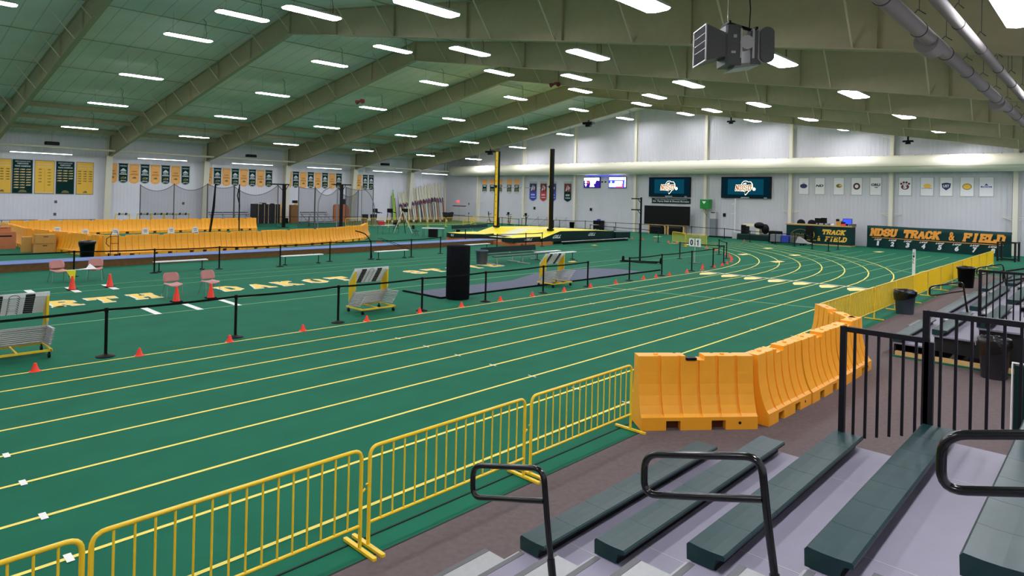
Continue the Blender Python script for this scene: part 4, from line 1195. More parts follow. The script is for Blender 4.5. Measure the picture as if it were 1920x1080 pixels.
b = MB().m(M_black); b.cyl((23.55, 54.5, 0), (23.5, 54.5, 3.95), .05, n=6); b.tube([(23.5, 54.5, 3.8), (23.35, 54.5, 3.0), (23.55, 54.5, 2.2), (23.5, 54.5, .9)], .045, 6)
b.build('net_pole', label='dark netting pole just right of the leaning net bundle', cat='pole')
net('throw_net', [(30.0, 56.5, 3.9), (31.0, 55.2, 3.8)], 'narrow grey net between the first gantry and the arched frame', M_net, .1)
net('throw_net', [(31.0, 55.3, 3.9), (34.0, 56.2, 3.9), (36.6, 56.6, 3.7)], 'grey net hanging right of the arched frame', M_net, .75)
net('throw_net', [(35.9, 57.8, 4.0), (38.4, 56.6, 4.0)], 'darker grey net panel with dark edge on the right of the cage', M_net, .25)
for pts, lab in (([(31.2, 55, .0), (31.2, 55, 2.6), (31.7, 55, 3.6), (32.6, 55, 4.0)], 'grey arched pole of the throwing cage, left one'), ([(38.3, 56.0, .0), (38.2, 56.0, 2.2), (37.6, 56.0, 3.4), (36.7, 56.0, 4.0)], 'grey arched pole of the throwing cage, right one'), ([(33.2, 55, .0), (33.25, 55, 4.1)], 'thick grey straight pole in the middle of the throwing cage'), ([(36.0, 55, .0), (35.95, 55, 4.2)], 'thin tan pole right of the second gantry')):
    b = MB().m(M_grey); b.tube(rounded(pts, .6) if len(pts) > 2 else pts, .06 if 'thick' in lab else .04, 8); b.cyl((pts[0][0], pts[0][1], 0), (pts[0][0], pts[0][1], .03), .2, n=10)
    b.build('cage_pole', label=lab, cat='pole')
for x, y, hh, lab in ((29.3, 58.0, 4.1, 'black T shaped gantry post by the black crates'), (34.9, 57.0, 4.25, 'black T shaped gantry post in front of the brown panel')):
    t = thing('gantry_post', lab, 'post', (x, y, 0))
    b = MB().m(M_black); b.box(-.14, .14, -.1, .1, 0, hh); b.build('column', t)
    b = MB().m(M_black); b.box(-1.25 if x < 32 else -.95, .5 if x < 32 else 1.1, -.05, .05, hh-.06, hh+.06); b.bar((-.1, 0, hh-.6), (-.7, 0, hh-.05), .05); b.bar((.1, 0, hh-.6), (.45, 0, hh-.05), .05); b.build('top_arm', t)
    MB().m(M_black).box(-.4, .4, -.4, .4, 0, .04).build('base', t)
# sorting table, chairs and tripod near the right end of the barriers
t = thing('folding_table', 'small white table with a red bag beside the orange barrier end', 'table', (32.6, 46.0, 0), .1)
MB().m(M_white).box(-.75, .75, -.35, .35, .70, .73).build('tabletop', t)
for sx in (-.65, .65):
    for sy in (-.3, .3): MB().m(M_gry2).cyl((sx, sy, 0), (sx, sy, .70), .018, n=6).build('leg', t)
MB().m(M_red).bbox(-.35, .15, -.2, .2, 0, .34, .04).build('sports_bag', label='red bag on the small white table', cat='bag', loc=(32.2, 46.0, .73))
def fold_chair(x, y, rz, m, lab):
    t = thing('folding_chair', lab, 'chair', (x, y, 0), rz)
    MB().m(m).bbox(-.24, .24, -.2, .2, .44, .47, .01).build('seat', t)
    MB().m(m).box(-.24, .24, .2, .23, .6, .92).build('backrest', t)
    for s in (-1, 1):
        MB().m(M_gry2).bar((s*.23, -.2, 0), (s*.23, .22, .9), .025).build('leg', t); MB().m(M_gry2).bar((s*.23, .24, 0), (s*.23, -.18, .45), .025).build('leg', t)
fold_chair(33.7, 46.1, -.5, M_black, 'black folding chair right of the red bag')
fold_chair(32.6, 41.9, 1.3, M_black, 'black folding chair at the white table by the vault bench')
t = thing('folding_table', 'small white table with a black front left of the vault bench', 'table', (33.4, 40.6, 0), math.radians(-50))
MB().m(M_white).box(-.9, .9, -.35, .35, .70, .74).build('tabletop', t)
for sx in (-.8, .8):
    for sy in (-.3, .3): MB().m(M_gry2).cyl((sx, sy, 0), (sx, sy, .70), .018, n=6).build('leg', t)
MB().m(M_black).bbox(-.35, .35, -.3, .3, 0, .66, .02).build('equipment_case', label='black case standing under the white table by the vault bench', cat='case', loc=(33.35, 40.55, 0), rz=-.87)
b = MB().m(M_black); b.prism([(-.6, .0), (.6, .0), (.5, .25), (.1, .35), (.2, .7), (-.1, .72), (-.2, .3), (-.6, .15)], lambda p, q: (p, -.2, q), lambda p, q: (p, .2, q)); b.m(M_cone).sphere((-.25, -.15, .15), .12, 8, 6)
b.build('gear_pile', label='dark pile of gear with an orange piece on the green floor', cat='gear', loc=(34.3, 38.6, 0), rz=-.8)
t = thing('tripod_stand', 'white and dark folding A shaped stand right of the orange barrier end', 'stand', (34.2, 45.6, 0), -.5)
for q, m in (((-.9, 0), M_pitw), ((.1, -.2), M_black), ((.75, .1), M_white)): MB().m(m).cyl((q[0], q[1], 0), (-.15, 0, 1.95), .03, n=6).build('leg', t)
b = MB().m(M_card2); b.box(-.25, .25, -.01, .01, .0, .35); b.build('sheet', label='tan sheet lying by the blue runway edge', cat='sheet', loc=(24.2, 34.9, .0))
# stray yellow scraps on the floor
for (x, y), lab in (((38.3, 28.0), 'yellow and dark scrap on the floor right of the vault mat'), ((27.2, 21.3), 'yellow scrap on the floor near the purple mat end')):
    MB().m(M_fyel).box(-.25, .2, -.12, .15, 0, .03).m(M_black).box(.1, .5, .1, .3, 0, .04).build('floor_scrap', label=lab, cat='scrap', loc=(x, y, .003))
# ------------------------------------------------------------------ left wall: banners
YB = YL-.03
def big_banner(x0, x1, col, kind, lab):
    xm = (x0+x1)/2; w = x1-x0
    t = thing('title_banner', lab, 'banner', (xm, YB, 2.73), 0, 'big title banners on the left wall')
    b = MB().m(M_grey).box(-w/2, w/2, -.0, .03, 0, 2.96); b.m(col).box(-w/2+.04, w/2-.04, -.02, 0, .05, 2.92); cl = b.build('cloth', t)
    n = -.025; X = (1, 0, 0); Z = (0, 0, 1)
    b = MB()
    if col is M_grn:
        b.m(M_ltxt)
        for z, ww, h in ((2.78, 1.05, .09), (2.6, .8, .13), (2.38, 1.1, .13)): b.text({2.78: 'NORTH DAKOTA STATE', 2.6: "WOMEN'S OUTDOOR", 2.38: 'TRACK CHAMPIONS'}[z], (0, n, z), X, Z, ww, h, 0, .03)
        b.m(M_ptxt)
        cols = (8, 8, 7) if kind == 'a' else (5, 5, 4)
        for c in range(3):
            for r in range(cols[c]): b.text('%d' % (1979+r+c*9), (-.42+.42*c, n, 2.1-.225*r), X, Z, .33, .11, .2, .05)
        b.m(M_olive).prism([(-.3, .12), (.32, .12), (.25, .28), (.05, .36), (-.15, .33)], lambda p, q: (p, n, q), lambda p, q: (p, n+.004, q))
    else:
        b.m(M_ptxt); b.text('MEN\'S INDOOR', (0, n, 2.62), X, Z, 1.05, .13); b.text('TRACK & FIELD', (0, n, 2.4), X, Z, 1.1, .12)
        b.m(M_dtxt)
        if kind == 'a':
            b.box(-.005, .005, n-.002, n, .15, 2.2)
            for c, r0 in ((-.33, 5), (.33, 6)):
                for r in range(r0): b.text('%d' % (1987+r*4), (c, n, 2.15-.27*r), X, Z, .24, .09, .2, .05)
            b.m(M_ltxt).text('INDOOR OUTDOOR', (0, n, .14), X, Z, 1.15, .09)
        else:
            for c, r0 in ((-.42, 6), (0, 5), (.42, 5)):
                for r in range(r0): b.text('%d' % (1983+r*3+int(c*2)), (c, n, 2.1-.22*r), X, Z, .28, .10, .2, .05)
            b.m(M_olive).prism([(-.18, .15), (.2, .15), (.16, .3), (0, .33)], lambda p, q: (p, n, q), lambda p, q: (p, n+.004, q))
    b.build('lettering', cl)
big_banner(8.75, 10.12, M_gold, 'b', 'tall gold title banner cut by the left picture edge')
big_banner(10.15, 11.6, M_grn, 'a', 'tall green title banner with three full columns of years')
big_banner(11.71, 13.17, M_gold, 'a', 'tall gold title banner with two columns and a thin centre line')
big_banner(13.25, 14.66, M_grn, 'b', 'tall green title banner with half filled columns of years')
big_banner(14.78, 16.15, M_gold, 'b', 'tall gold title banner beside the first cream column')
def pennant(x0, x1, green, lab, y=None, ztop=5.74, zb=3.85, axis='L'):
    w = x1-x0
    t = thing('pennant_banner', lab, 'pennant', (0, 0, 0), 0, 'pointed champion pennants')
    if axis == 'L': t.location = ((x0+x1)/2, YL-.02, zb); 
    else: t.location = (XW-.01, (x0+x1)/2, zb); t.rotation_euler = (0, 0, -PI/2); w = abs(w)
    h = ztop-zb
    pl = [(-w/2, .22), (-w*.28, .06), (0, 0), (w*.28, .06), (w/2, .22), (w/2, h), (-w/2, h)]
    b = MB().m(M_edge if green else M_peach); b.prism(pl, lambda p, q: (p, -.008, q), lambda p, q: (p, .008, q))
    if green:
        b.m(M_grn); b.prism([(p*.84, .07+q*(h-.11)/h) for p, q in pl], lambda p, q: (p, -.012, q), lambda p, q: (p, -.009, q)); b.box(-w/2, w/2, -.02, .01, h-.06, h+.01)
    else: b.m(M_orange if False else M_gold).box(-w/2, w/2, -.02, .01, h-.05, h)
    cl = b.build('cloth', t)
    b = MB(); X = (1, 0, 0); Z = (0, 0, 1); n = -.014
    if green:
        b.m(M_ltxt); b.text('NDSU', (0, n, h-.22), X, Z, w*.66, .13)
        b.quad((-w*.06, n, h-.46), (-w*.3, n, h-.66), (-w*.3, n, h-.72), (w*.3, n, h-.72), (w*.3, n, h-.66), (w*.06, n, h-.46))
        b.text('MEN', (0, n, h-.84), X, Z, w*.5, .14); b.box(-w*.36, w*.36, n-.001, n, h-1.05, h-.96)
        b.text('2016', (0, n, .26), X, Z, w*.55, .13, .2, .04)
        b.m(M_olive); b.quad((-w*.28, n, .42), (w*.2, n, .42), (w*.26, n, .6), (-w*.02, n, .68), (-w*.26, n, .58))
        b.m(M_ltxt).quad((w*.18, n-.002, .55), (w*.3, n-.002, .45), (w*.24, n-.002, .66))
    else:
        b.m(M_ptxt); b.text('CHAMPIONS', (0, n, h-.25), X, Z, w*.66, .12); b.text('2012', (0, n, .28), X, Z, w*.45, .14, .2, .04)
        b.m(M_dtxt); b.text('SUMMIT', (0, n, h-.72), X, Z, w*.6, .09); b.box(-w*.34, w*.34, n-.001, n, h-.95, h-.92); b.box(-w*.4, w*.4, n-.001, n, h-1.05, h-1.01)
        b.m(M_olive); b.quad((-w*.25, n, .52), (w*.15, n, .48), (w*.24, n, .58), (w*.05, n, .68), (-w*.1, n, .62))
    b.build('lettering', cl)
bays = [(17.2, 8, 'first'), (25.95, 8, 'second'), (34.75, 8, 'third')]
for x0, n, w in bays:
    for i in range(n):
        g = i % 2 == 1; a = x0+.93*i+.02
        pennant(a, a+.84, g, '%s pointed pennant, %s from the left in the %s column bay' % ('green' if g else 'peach', ordn(i), w))
pennant(44.05, 44.9, False, 'peach pointed pennant alone left of the last two green ones')
pennant(45.05, 45.8, True, 'green pointed pennant left of the last one on the left wall')
pennant(45.92, 46.7, True, 'green pointed pennant, very last on the left wall')

# ------------------------------------------------------------------ things along the left wall
def rail_bench(x0, x1, y, lab, h=.5):
    t = thing('wall_bench', lab, 'bench', ((x0+x1)/2, y, 0)); w = (x1-x0)/2
    MB().m(M_gry2).box(-w, w, -.14, .14, h-.05, h).build('seat', t)
    for s in (-1, 0, 1): MB().m(M_grey).box(s*(w-.3)-.03, s*(w-.3)+.03, -.1, .1, 0, h-.05).build('leg', t)
rail_bench(7.0, 11.9, 68.2, 'long low bench against the left wall, leftmost'); rail_bench(12.8, 16.2, 68.2, 'long low bench against the left wall under the last title banner')
def table_stack(x0, x1, y, lab):
    t = thing('small_bleacher', lab, 'bleacher', ((x0+x1)/2, y, 0)); w = (x1-x0)/2
    for i, (yy, z) in enumerate(((-.7, .35), (0, .62), (.7, .92))):
        MB().m(M_silver if i < 2 else M_gry2).box(-w, w, yy-.13, yy+.13, z, z+.05).build('seat', t)
        MB().m(M_silver).box(-w, w, yy-.45, yy-.2, z-.25, z-.2).build('footboard', t)
    MB().m(M_gry2).box(-w, w, .88, .93, 1.1, 1.2).build('back_rail', t)
    for s in (-1, -.33, .33, 1):
        b = MB().m(M_silver); b.bar((s*(w-.2), -.9, .05), (s*(w-.2), .9, .95), .05); b.bar((s*(w-.2), .9, .0), (s*(w-.2), .9, 1.2), .05); b.bar((s*(w-.2), -.9, 0.03), (s*(w-.2), .9, .03), .05); b.build('leg', t)
table_stack(25.6, 29.6, 65.6, 'small aluminium bleacher with dark back rail left of the black crates')
table_stack(35.3, 38.6, 65.2, 'small aluminium bleacher with dark back rail between the brown panels')
t = thing('pole_crate', 'tall black crate set with pale timber strips by the left wall', 'crate', (31.45, 66.4, 0))
MB().m(M_black).box(-1.3, 1.3, -.7, .7, 0, 2.05).build('body', t)
b = MB().m(M_pine)
for x in (-1.08, -.42, .02, .78): b.box(x-.022, x+.022, -.74, -.70, 0, 2.05)
b.build('timber_strip', t)
b = MB().m(M_paper)
for i, x in enumerate((-1.0, -.55, -.1, .35, .8)): b.m(M_paper if i % 2 == 0 else M_black).box(x, x+.4, -.5, .3, 2.05, 2.05+.07+.05*(i % 3))
b.build('bundle_pile', label='white and black bundles lying on top of the black crate', cat='bundles', loc=(31.45, 66.4, 0))
MB().m(M_pine).lathe([(.32, 0), (.30, 2.0), (.28, 2.05)], n=18).build('plastic_drum', label='tall pale rolled drum right of the black crate', cat='drum', loc=(33.4, 66.8, 0))
MB().m(M_black).box(-.22, .22, -.22, .22, 0, .55).build('black_case', label='small black case before the pale drum', cat='case', loc=(33.5, 65.9, 0))
t = thing('brown_cabinet', 'dark brown upright panel behind the first gantry post', 'cabinet', (34.2, 65.4, 0)); MB().m(M_wood).bbox(-.45, .35, -.25, .25, 0, 2.0, .02).build('body', t)
t = thing('padded_panel', 'broad brown padded panel behind the second gantry post', 'panel', (40.3, 65.9, 0))
b = MB().m(M_woodo); b.prism([(-.95, 0), (1.0, 0), (1.0, 1.5), (.85, 1.9), (.6, 2.1), (-.75, 2.1), (-.95, 1.95)], lambda p, q: (p, -.15, q), lambda p, q: (p, .15, q)); b.build('padding', t)
MB().m(M_black).bbox(-.3, .25, -.2, .2, 0, .62, .05).build('speaker_box', label='black box on top of the broad brown padded panel', cat='box', loc=(40.6, 65.9, 2.1))
MB().m(M_black).bbox(-.25, .25, -.2, .2, 0, .3, .05).m(M_pine).bbox(-.2, .22, -.22, -.19, -.18, .0, .02).build('speaker_box', label='black box with pale base on the dark brown upright panel', cat='box', loc=(34.3, 65.4, 2.19))
for i, (x, lab) in enumerate(((42.2, 'black stool with box seat right of the padded panel, left one'), (43.4, 'black stool with box seat right of the padded panel, right one'))):
    t = thing('box_stool', lab, 'stool', (x, 63.8, 0)); MB().m(M_black).box(-.3, .3, -.25, .25, .5, 1.0).build('seat', t)
    MB().m(M_gry2).box(-.25, .25, -.2, .2, .0, .5).build('pedestal', t)
def treadmill(x, y, rz, lab):
    t = thing('exercise_machine', lab, 'exercise machine', (x, y, 0), rz)
    MB().m(M_gry2).bbox(-.4, .4, -.9, .9, 0, .25, .05).build('deck', t)
    for s in (-1, 1): MB().m(M_black).tube(rounded([(s*.38, .75, .1), (s*.36, .6, 1.25), (s*.34, -.1, 1.15)], .15), .045, 6).build('handle_bar', t)
    b = MB().m(M_black); b.bbox(-.4, .4, .5, .75, 1.2, 1.65, .05); b.build('console', t)
treadmill(44.3, 63.8, .5, 'black treadmill near the left wall, left of three'); treadmill(46.3, 63.9, .1, 'black cross trainer near the left wall, middle of three'); treadmill(48.1, 64.0, -.6, 'black treadmill near the left wall, right of three')
b = MB().m(M_gry2)
for i, x in enumerate([44.0+.35*k for k in range(28)]): b.m(M_black if i % 3 else M_silver).cyl((x, 62.6, .16), (x+.22, 62.6, .16), .16+.02*(i % 3), n=10)
b.build('weight_row', label='row of dark weight plates and bits lying behind the far yellow fence', cat='weights', kind='stuff')
# vault poles leaning in the corner
cols = [M_pitw, M_maroon, M_linep, M_white, M_navy, M_pitw, M_pink, M_grey, M_white]
k = 0
for i in range(58):
    x = 50.5+.128*i; htop = 3.5+1.5*min(1, i/44.0)+.22*math.sin(i*1.7)
    rng = random.Random(i); lean = rng.uniform(-.07, .07)-.12
    b = MB()
    a = Vector((x, 67.8+rng.uniform(-.15, .15), .02)); c = Vector((x+lean, 68.6, htop))
    m1 = a.lerp(c, .48); m2 = a.lerp(c, .60)
    b.m(cols[(i*5) % 9]).cyl(a, m1, .062, .058, 6); b.m([M_navy, M_maroon, M_navy, M_red, M_grey][i % 5]).cyl(m1, m2, .062, n=6); b.m(M_pitw if i % 3 else M_white).cyl(m2, c, .055, .045, 6)
    b.build('vaulting_pole', label='pale vaulting pole with dark grip wrap leaning in the far corner rack', cat='vaulting pole', group='vaulting poles in the corner')
for i, (x, m, h) in enumerate(((49.5, M_fluo, 3.6), (49.62, M_linep, 4.0), (49.76, M_fluo, 3.4), (49.9, M_maroon, 2.9), (49.38, M_grey, 3.2))):
    b = MB().m(m).cyl((x, 68.2, .02), (x-.02, 68.65, h), .07, .05, 6)
    b.build('vaulting_pole', label='greenish vaulting pole leaning left of the last cream column', cat='vaulting pole', group='vaulting poles left of the column')
# small wall boxes
for (x, z, lab) in ((13.3, 2.05, 'small dark socket box on the left wall, upper one'), (13.25, .95, 'small dark socket box on the left wall, lower one'), (24.0, 2.0, 'small dark socket box on the left wall in the net bay')):
    MB().m(M_gry2).box(-.10, .10, -.06, 0, -.12, .12).m(M_paper).box(.1, .24, -.02, 0, -.06, .08).build('socket_box', label=lab, cat='socket box', loc=(x, YL-.01, z))
for i, (x, lab) in enumerate(((12.4, 'black loudspeaker under the eave above the green title banners'), (29.6, 'black loudspeaker under the eave above the second pennant bay'), (46.4, 'black loudspeaker under the eave near the last pennants'))):
    t = thing('eave_speaker', lab, 'loudspeaker', (x, 66.0, 7.05)); MB().m(M_black).bbox(-.5, .5, -.3, .3, -.12, .16, .06).build('cabinet', t)
    MB().m(M_silver).cyl((0, 0, .15), (0, 0, zc(66)-7.07), .02, n=6).build('bracket', t)
# ------------------------------------------------------------------ banner wall (far end)
XB2 = XW-.02; RX = (0, -1, 0); UZ = (0, 0, 1)
def at_end(t, y, z, x=None): t.location = (XB2 if x is None else x, y, z); t.rotation_euler = (0, 0, -PI/2)
# local frame: +x = towards -Y (picture right), -y = towards the hall
def E(name, lab, cat, y, z, x=None, group=None):
    t = thing(name, lab, cat, (0, 0, 0), 0, group); at_end(t, y, z, x); return t
for i, (y0, y1) in enumerate(((61.2, 60.3), (59.8, 58.85), (58.45, 57.5), (56.7, 55.85), (55.4, 54.55))):
    t = E('short_pennant', 'short pennant with peach top and green bottom, %s from the corner' % ordn(i), 'pennant', (y0+y1)/2, 3.8, None, 'short pennants on the banner wall'); w = (y0-y1)
    b = MB().m(M_peach).box(-w/2, w/2, -.01, .01, 1.15, 1.85); b.m(M_edge).prism([(-w/2, .25), (-w*.25, .05), (0, 0), (w*.25, .05), (w/2, .25), (w/2, 1.2), (-w/2, 1.2)], lambda p, q: (p, -.015, q), lambda p, q: (p, .01, q)); b.m(M_grn).box(-w*.42, w*.42, -.018, -.015, .25, 1.1); cl = b.build('cloth', t)
    b = MB().m(M_ltxt); b.box(-w*.28, w*.28, -.021, -.018, .9, 1.02); b.text('2019', (0, -.02, .28), (1, 0, 0), UZ, w*.55, .14); b.m(M_olive).box(-w*.3, w*.3, -.021, -.018, .42, .62); b.build('lettering', cl)
for i, (y0, y1, m, tx, lab) in enumerate(((52.85, 51.55, M_bluep, 'NCAA', 'long photo pennant with blue lower half, leftmost'), (51.1, 49.95, M_red, 'NCAA', 'long photo pennant with red lower half'), (49.6, 48.5, M_bluep, 'NCAA', 'long photo pennant with blue lower half behind the right vault standard'), (47.4, 46.2, M_grn, 'NDSU', 'long photo pennant with green lower half, set apart on the right'))):
    t = E('photo_pennant', lab, 'pennant', (y0+y1)/2, 2.9, None, 'long photo pennants'); w = y0-y1; h = 2.46
    pl = [(-w/2, .3), (-w*.25, .1), (0, 0), (w*.25, .1), (w/2, .3), (w/2, h), (-w/2, h)]
    b = MB().m(M_edge); b.prism(pl, lambda p, q: (p, -.01, q), lambda p, q: (p, .01, q)); b.m(m).prism([(p*.86, .08+q*.94) for p, q in pl[:5]]+[(w*.43, 1.25), (-w*.43, 1.25)], lambda p, q: (p, -.014, q), lambda p, q: (p, -.011, q)); cl = b.build('cloth', t)
    b = MB().m(M_maroon if m is not M_bluep else M_navy).box(-w*.43, w*.43, -.014, -.011, 1.25, 2.2); b.m(M_ltxt); b.quad((-w*.05, -.017, 2.1), (-w*.28, -.017, 1.3), (-w*.1, -.017, 1.4)); b.quad((0, -.017, 2.0), (w*.1, -.017, 1.35), (w*.26, -.017, 1.7)); b.m(M_pink).quad((w*.05, -.018, 1.9), (-w*.1, -.018, 1.5), (w*.2, -.018, 1.35))
    b.build('picture_print', cl)
    b = MB().m(M_ltxt); b.text(tx, (0, -.018, .85), (1, 0, 0), UZ, w*.5, .22, .1, .04); b.text('CHAMPIONS', (0, -.018, .52), (1, 0, 0), UZ, w*.6, .13, 0, .03); b.build('lettering', cl)
# two television screens
t = E('television', 'left bright television screen under the duct', 'television', 43.3, 5.25, XW-.065)
MB().m(M_black).box(-1.15, 1.15, -.02, .06, -.62, .62).build('casing', t)
b = MB().m(M_scrn).box(-1.1, 1.1, -.03, -.021, -.57, .57); b.m(M_scrw).box(-1.1, 1.0, -.034, -.03, .2, .52)
b.sphere((-.85, -.034, .02), .14, 8, 6, (1, .1, 1)); b.quad((-.3, -.034, .15), (.55, -.034, .15), (.45, -.034, -.15), (-.2, -.034, -.15)); b.quad((-.2, -.034, -.15), (.2, -.034, -.15), (.35, -.034, -.5), (-.3, -.034, -.5)); b.quad((-1.0, -.034, -.2), (-.7, -.034, -.2), (-.85, -.034, -.5)); b.m(M_scrr).sphere((-.52, -.034, .0), .13, 8, 6, (1, .1, 1)); b.build('screen', t)
t = E('television', 'right bright television screen under the duct', 'television', 39.9, 5.25, XW-.065)
MB().m(M_black).box(-1.15, 1.15, -.02, .06, -.62, .62).build('casing', t)
b = MB().m(M_scrb).box(-1.1, 1.1, -.03, -.021, -.57, .57); b.m(M_scrw).box(-1.05, .85, -.034, -.03, .25, .55).box(.95, 1.08, -.034, -.03, -.5, .55).box(-1.05, .6, -.034, -.03, -.5, -.12).box(-.3, .7, -.034, -.03, -.1, .12); b.sphere((-.8, -.034, .05), .09, 8, 6, (1, .1, 1)); b.m(M_scrr).box(-.2, .75, -.035, -.031, -.55, -.42).box(.6, .75, -.035, -.031, -.42, -.1); b.build('screen', t)
b = MB().m(M_scrb).box(-2.4, 2.3, -.04, .04, -.02, .02); t = b.build('led_strip', label='thin glowing blue strip above the two televisions', cat='light strip', loc=(XW-.25, 41.6, 6.0), rz=-PI/2)
for y, z in ((41.95, 5.3), (41.5, 5.3)): MB().m(M_black).box(-.08, .08, -.04, .04, -.08, .08).build('wall_sensor', label='small black box on the wall between the two televisions', cat='sensor', group='sensors between the televisions', loc=(XW-.04, y, z), rz=-PI/2)
# video boards
def board(y0, y1, z0, z1, lab):
    t = E('video_board', lab, 'video board', (y0+y1)/2, (z0+z1)/2, XW-.2); w = (y0-y1)/2; h = (z1-z0)/2
    MB().m(M_black).box(-w, w, -.02, .18, -h, h).build('casing', t)
    b = MB().m(M_scrk).box(-w*.96, w*.96, -.03, -.02, -h*.9, h*.9); b.m(M_scr).box(-w*.72, w*.72, -.033, -.03, -h*.66, h*.78)
    dome = [(-.62*w*.62+w*.0, .0)]
    s = h
    outline = [(-.62, -.32), (-.66, -.02), (-.58, .18), (-.40, .22), (-.34, .42), (-.14, .62), (.08, .64), (.30, .54), (.50, .56), (.66, .34), (.70, .02), (.58, -.10), (.42, -.22), (.30, -.42), (.06, -.72), (-.02, -.70), (-.06, -.38)]
    b.m(M_scrl); b.prism([(p*s*1.05, q*s) for p, q in outline], lambda p, q: (p, -.040, q), lambda p, q: (p, -.034, q))
    b.m(M_scr); b.prism([(p*s*1.05*.91, q*s*.90+.005*s) for p, q in outline], lambda p, q: (p, -.044, q), lambda p, q: (p, -.041, q))
    b.m(M_scrw); b.prism([(-.22*s, .34*s), (.05*s, .44*s), (.1*s, .38*s), (-.15*s, .28*s)], lambda p, q: (p, -.048, q), lambda p, q: (p, -.045, q))
    b.m(M_scrl); b.slab('NDSU', (-.16*s, -.049, -.04*s), (1, 0, 0), UZ, 1.55*s, .60*s, .18, .34)
    b.m(light_mat('lit_screen_orange', (128, 58, 26), .6) if 'lit_screen_orange' not in MATS else MATS['lit_screen_orange']); b.slab('NDSU', (-.16*s, -.056, -.04*s), (1, 0, 0), UZ, 1.55*s, .50*s, .18, .17)
    b.m(M_scrw); b.sphere((.84*s, -.05, -.15*s), .14*s, 12, 8, (1, .05, 1))
    b.build('screen', t)
    b = MB().m(M_ltxt); b.text('DAKTRONICS', (0, -.035, -h*.95), (1, 0, 0), UZ, .8*h, .08*h*1.6, 0, .03); b.text('SCORES', (w*.8, -.035, -h*.95), (1, 0, 0), UZ, .28*h, .08*h*1.2); b.build('lettering', t)
board(35.85, 31.15, 3.78, 5.78, 'dark teal video board with NDSU lettering, left one above the black panel')
board(27.9, 23.15, 3.78, 5.78, 'dark teal video board with NDSU lettering, right of the green box')
t = E('name_plaque', 'dark green plaque with white names between video board and black panel', 'plaque', 33.36, 3.37, XW-.045)
MB().m(M_dgreen).box(-2.2, 2.2, -.02, .04, -.27, .27).build('plate', t)
b = MB().m(M_ltxt); b.text('Timing System Scoreboard Supported by', (0, -.024, .14), (1, 0, 0), UZ, 3.7, .11); b.text('Dr. Terry Dahl & Donna Bowers', (0, -.024, -.07), (1, 0, 0), UZ, 4.1, .2, 0, .03); b.build('lettering', t)
# black gym mats leaning on a timber rack
t = E('backdrop_panel', 'large black panel leaning on a pale timber rack below the plaque', 'panel', 33.2, 0, 57.4)
MB().m(M_black).box(-2.55, 2.55, -.06, .06, .95, 2.85).build('panel', t)
b = MB().m(M_pine); b.box(-2.5, 2.5, -.12, .3, .88, .95)
for x in (-1.95, -.1, .25, 1.95): b.box(x-.06, x+.06, -.1, .25, 0, .88)
b.build('rack', t)
for i, x in enumerate((-1.1, 1.1)): MB().m(M_black).bbox(-.75, .75, -.3, .3, 0, .82, .15).build('gear_bag', label='black gear bag under the timber rack, %s one' % ('left' if i == 0 else 'right'), cat='bag', loc=(57.5, 33.2-x, 0), rz=-PI/2)
t = E('green_dispenser', 'bright green box with a white arrow fixed to the wall column', 'wall box', 29.15, 3.05, XW-.66)
b = MB().m(M_greenp); b.bbox(-.55, .45, -.3, .3, -.35, .55, .05); b.build('box', t)
b = MB().m(M_white); b.prism([(-.3, .36), (.1, .36), (-.1, .1)], lambda p, q: (p, -.31, q), lambda p, q: (p, -.30, q)); b.build('arrow_mark', t)
b = MB().m(M_black); b.tube([(.1, -.2, -.35), (-.05, -.2, -.7), (.1, -.1, -1.0)], .02, 5); b.build('hose', t)
t = E('narrow_cabinet', 'narrow grey cabinet standing below the bright green box', 'cabinet', 28.55, 0, XW-.3)
b = MB().m(M_grey); b.box(-.3, .3, -.2, .25, 0, 1.75); b.m(M_silver).box(-.28, .28, -.2, .25, 1.75, 2.4); b.m(M_black).box(-.2, .2, -.21, .0, 2.3, 2.38); b.build('body', t)
t = E('white_pole', 'thin white pole with two short arms against the banner wall', 'pole', 26.45, 0, XW-.25)
b = MB().m(M_white); b.cyl((0, 0, 0), (0, 0, 3.72), .06, n=8); b.bar((-.35, 0, 3.2), (0, 0, 3.25), .05); b.bar((-.35, 0, 2.3), (0, 0, 2.35), .05); b.build('pole', t)
for y, z, lab in ((27.6, 2.15, 'small black wall box right of the green box'), (17.5, 2.0, 'small black camera box on the wall over the desk end'), (43.4, 2.2, 'small black wall box over the black tool cart'), (44.9+7, 2.1, 'small black wall box near the exercise bikes')):
    MB().m(M_black).box(-.12, .12, -.08, 0, -.16, .16).build('wall_box', label=lab, cat='wall box', loc=(XW-.01, y, z), rz=-PI/2)
# white conference banners
def cb(y0, y1, lab, fn):
    t = E('school_banner', lab, 'banner', (y0+y1)/2, 4.2, XW-.025, 'white school banners'); w = y0-y1
    b = MB().m(M_edge).box(-w/2, w/2, -.0, .02, 0, 1.5); b.m(M_white).box(-w/2+.05, w/2-.05, -.015, 0, .05, 1.46); cl = b.build('cloth', t)
    b = MB(); fn(b, w); b.build('emblem', cl)
X1 = (1, 0, 0)
def disc(b, m, x, z, rx, rz, d=-.02, n=14): b.m(m).prism([(x+rx*math.cos(2*PI*i/n), z+rz*math.sin(2*PI*i/n)) for i in range(n)], lambda p, q: (p, d, q), lambda p, q: (p, d+.003, q))
def f1(b, w): disc(b, M_navy, 0, .75, w*.34, .2); b.m(M_edge).prism([(-.05, .95), (.05, .95), (.12, 1.15), (0, 1.0), (-.08, 1.15)], lambda p, q: (p, -.022, q), lambda p, q: (p, -.019, q))
def f2(b, w): b.m(M_dgreen2).text('ND', (0, -.02, .78), X1, UZ, w*.7, .2, .1, .05)
